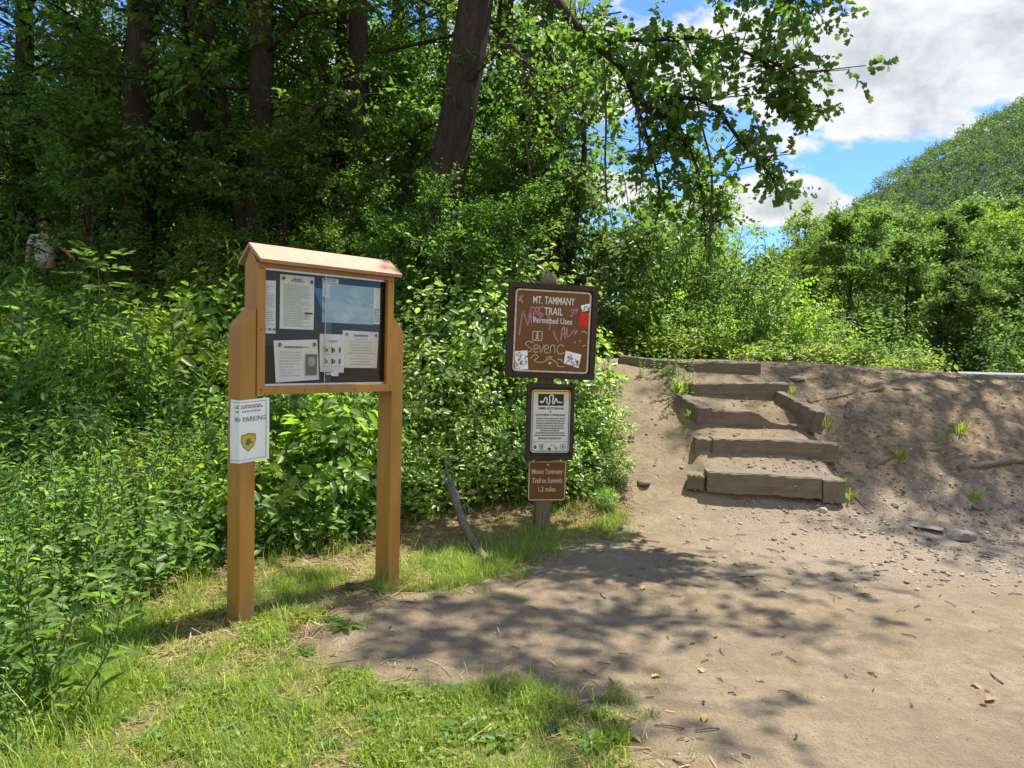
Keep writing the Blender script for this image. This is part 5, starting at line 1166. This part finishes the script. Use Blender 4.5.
# ------------------------------------------------------------------ walkers in the wood
def skin_mesh(name, V, E, Rr, sub=2, root=0):
    me = bpy.data.meshes.new(name); me.from_pydata(V, E, []); me.update(); o = bpy.data.objects.new(name, me); COL.objects.link(o)
    o.modifiers.new('s', 'SKIN'); lay = me.skin_vertices[0].data
    for i, r in enumerate(Rr): lay[i].radius = r if hasattr(r, '__len__') else (r, r); lay[i].use_root = (i == root)
    sm = o.modifiers.new('d', 'SUBSURF'); sm.levels = sm.render_levels = sub
    dg = bpy.context.evaluated_depsgraph_get(); m2 = bpy.data.meshes.new_from_object(o.evaluated_get(dg)); m2.name = name
    bpy.data.objects.remove(o); bpy.data.meshes.remove(me); m2.polygons.foreach_set('use_smooth', np.ones(len(m2.polygons), bool)); return m2
def person(label, loc, rotz, shirt, trousers, armL, armR, lean=0.0):
    """facing local -Y; arms given as elbow, wrist"""
    root = empty('person', label, 'person', loc, rotz)
    V = [(0, 0, .95), (0, 0, 1.10), (0, .005, 1.27), (0, .01, 1.42), (0, 0, 1.50), (0, -.015, 1.575), (0, -.02, 1.655), (0, -.01, 1.72)]
    E = [(i, i + 1) for i in range(7)]; Rr = [(.15, .11), (.145, .105), (.155, .11), (.12, .09), (.055, .055), (.062, .068), (.078, .095), (.055, .065)]
    def chain(a, pts, rad):
        p = a
        for q, r in zip(pts, rad): V.append(q); Rr.append(r); E.append((p, len(V) - 1)); p = len(V) - 1
        return p
    hands = []
    for sx, arm in ((-1, armL), (1, armR)):
        e, w = arm; w = Vector(w); e = Vector(e); d = (w - e).normalized()
        chain(3, [(sx * .17, .01, 1.40), tuple(e), tuple(w)], [.062, .044, .028]); hands.append((w, d, sx))
        chain(0, [(sx * .095, 0, .86), (sx * .105, -.015, .50), (sx * .11, .01, .09), (sx * .115, -.13, .04)], [.092, .062, .045, .04])
    for w, d, sx in hands:                        # palm, four fingers and a thumb
        k = [i for i, v in enumerate(V) if (Vector(v) - w).length < 1e-6][0]; sd = d.cross(Vector((0, 1, 0))).normalized()
        V.append(tuple(w + d * .075)); Rr.append((.032, .016)); E.append((k, len(V) - 1)); pk = len(V) - 1
        for f in range(4):
            a = w + d * (.10) + sd * (.022 * (f - 1.5)); b_ = a + d * (.045 + .01 * (1.5 - abs(f - 1.5))) + Vector((0, -.012, -.004)); c_ = b_ + d * .025 + Vector((0, -.018, 0))
            chain(pk, [tuple(a), tuple(b_), tuple(c_)], [.009, .008, .007])
        chain(k, [tuple(w + d * .04 - sd * .035), tuple(w + d * .075 - sd * .05 + Vector((0, -.01, 0)))], [.010, .008])
    link('body', skin_mesh('body', V, E, Rr), root, M_SKIN)
    # face
    fb = MB(); fb.tube([(0, -.108, 1.672), (0, -.128, 1.640), (0, -.105, 1.632)], [.008, .014, .010], 8)
    for sx in (-1, 1): fb.tube([(sx * .080, -.01, 1.68), (sx * .088, .0, 1.655), (sx * .078, -.005, 1.63)], [.008, .014, .008], 6)
    fb.build('nose_and_ears', M_SKIN, root, smooth_f=True)
    fb = MB(); [fb.tube([(sx * .032 - .012, -.104, 1.672), (sx * .032 + .012, -.104, 1.672)], .006, 6) for sx in (-1, 1)]; fb.tube([(-.024, -.096, 1.602), (.024, -.096, 1.602)], .005, 6); fb.build('eyes_and_mouth', M_HAIR, root)
    bm = bmesh.new(); bmesh.ops.create_uvsphere(bm, u_segments=20, v_segments=14, radius=1)
    for v in bm.verts: v.co = Vector((v.co.x * .093, v.co.y * .108 + .012 + (.03 if v.co.z < 0 else 0), v.co.z * (.085 if v.co.z > 0 else .11) + 1.70))
    bmesh.ops.delete(bm, geom=[v for v in bm.verts if v.co.y < -.062 and v.co.z < 1.725], context='VERTS'); me = bpy.data.meshes.new('hair'); bm.to_mesh(me); bm.free(); link('hair', me, root, M_HAIR)
    eL, eR = Vector(armL[0]), Vector(armR[0]); sL, sR = Vector((-.17, .01, 1.40)), Vector((.17, .01, 1.40))
    link('shirt', skin_mesh('shirt', [(0, 0, .90), (0, 0, 1.10), (0, .005, 1.27), (0, .01, 1.425), (0, .005, 1.47), tuple(sL), tuple(sL.lerp(eL, .7)), tuple(sR), tuple(sR.lerp(eR, .7))],
         [(0, 1), (1, 2), (2, 3), (3, 4), (3, 5), (5, 6), (3, 7), (7, 8)], [(.175, .135), (.17, .13), (.178, .132), (.145, .11), (.07, .07), (.085, .085), (.066, .066), (.085, .085), (.066, .066)]), root, shirt)
    link('trousers', skin_mesh('trousers', [(0, 0, .96), (-.095, 0, .86), (-.105, -.015, .5), (-.11, .01, .10), (.095, 0, .86), (.105, -.015, .5), (.11, .01, .10)], [(0, 1), (1, 2), (2, 3), (0, 4), (4, 5), (5, 6)],
         [(.165, .125), .108, .08, .068, .108, .08, .068]), root, trousers)
    for sx in (-1, 1): MB().tube([(sx * .113, .05, .04), (sx * .114, -.06, .045), (sx * .115, -.17, .03)], [.045, .05, .03], 8).build('shoe', M_DARKCLOTH, root, smooth_f=True)
    return root
p = ray_at(45, 265, 13.0)
person('walker in a grey T-shirt among the trees with one arm held out', (p.x, p.y, gz(p.x, p.y) - .10), R_(25), M_SHIRT, M_DARKCLOTH, ((-.26, .02, 1.14), (-.27, -.06, .90)), ((.33, -.02, 1.20), (.50, -.10, 1.02)))
p = ray_at(91, 265, 13.2)
person('walker in a charcoal jacket half hidden behind the sapling', (p.x, p.y, gz(p.x, p.y) - .22), R_(-60), M_GREYCLOTH, M_DARKCLOTH, ((-.25, .0, 1.14), (-.22, -.14, .93)), ((.25, .0, 1.14), (.22, -.14, .93)))
print('grass blades', n_grass, 'weeds', len(pl2), 'shrubs', len(placed))

# broad-leaved weeds in the lawn
def rosette(seed):
    rs = np.random.default_rng(seed); n = 9; az = np.arange(n) * 2.4; el = .35 + .3 * rs.random(n)
    D = np.stack([np.cos(az) * np.cos(el), np.sin(az) * np.cos(el), np.sin(el)], -1); U = np.stack([-np.cos(az) * np.sin(el), -np.sin(az) * np.sin(el), np.cos(el)], -1)
    V, F = leaf_geo(rs, D * .008, D, U, .05 + .035 * rs.random(n), .5, 'oval', .2, .45); return mesh_np('rosette', V, [F], False, [M_LEAF_UNDER])
RO = [rosette(151), rosette(152), rosette(153)]
rs = np.random.default_rng(155); cnt = 0
for px, py in [(330, 620), (345, 628), (300, 655), (395, 695), (430, 700), (455, 695), (470, 712), (520, 705), (360, 700), (260, 700), (180, 690), (230, 735), (330, 745), (410, 740), (560, 730), (150, 740), (285, 720), (500, 745), (120, 720), (380, 720), (205, 660), (460, 735), (590, 745), (350, 590), (440, 570)]:
    o = link('lawn_weed', RO[cnt % 3]); o.location = on_ground(px, py, .004); o.rotation_euler = (0, 0, cnt * 1.9); o.scale = (.7 + .6 * rs.random(),) * 3; cnt += 1
    tag(o, 'small broad-leaved weed in the grass of the lawn', 'weed', 'broad-leaved weeds in the lawn')
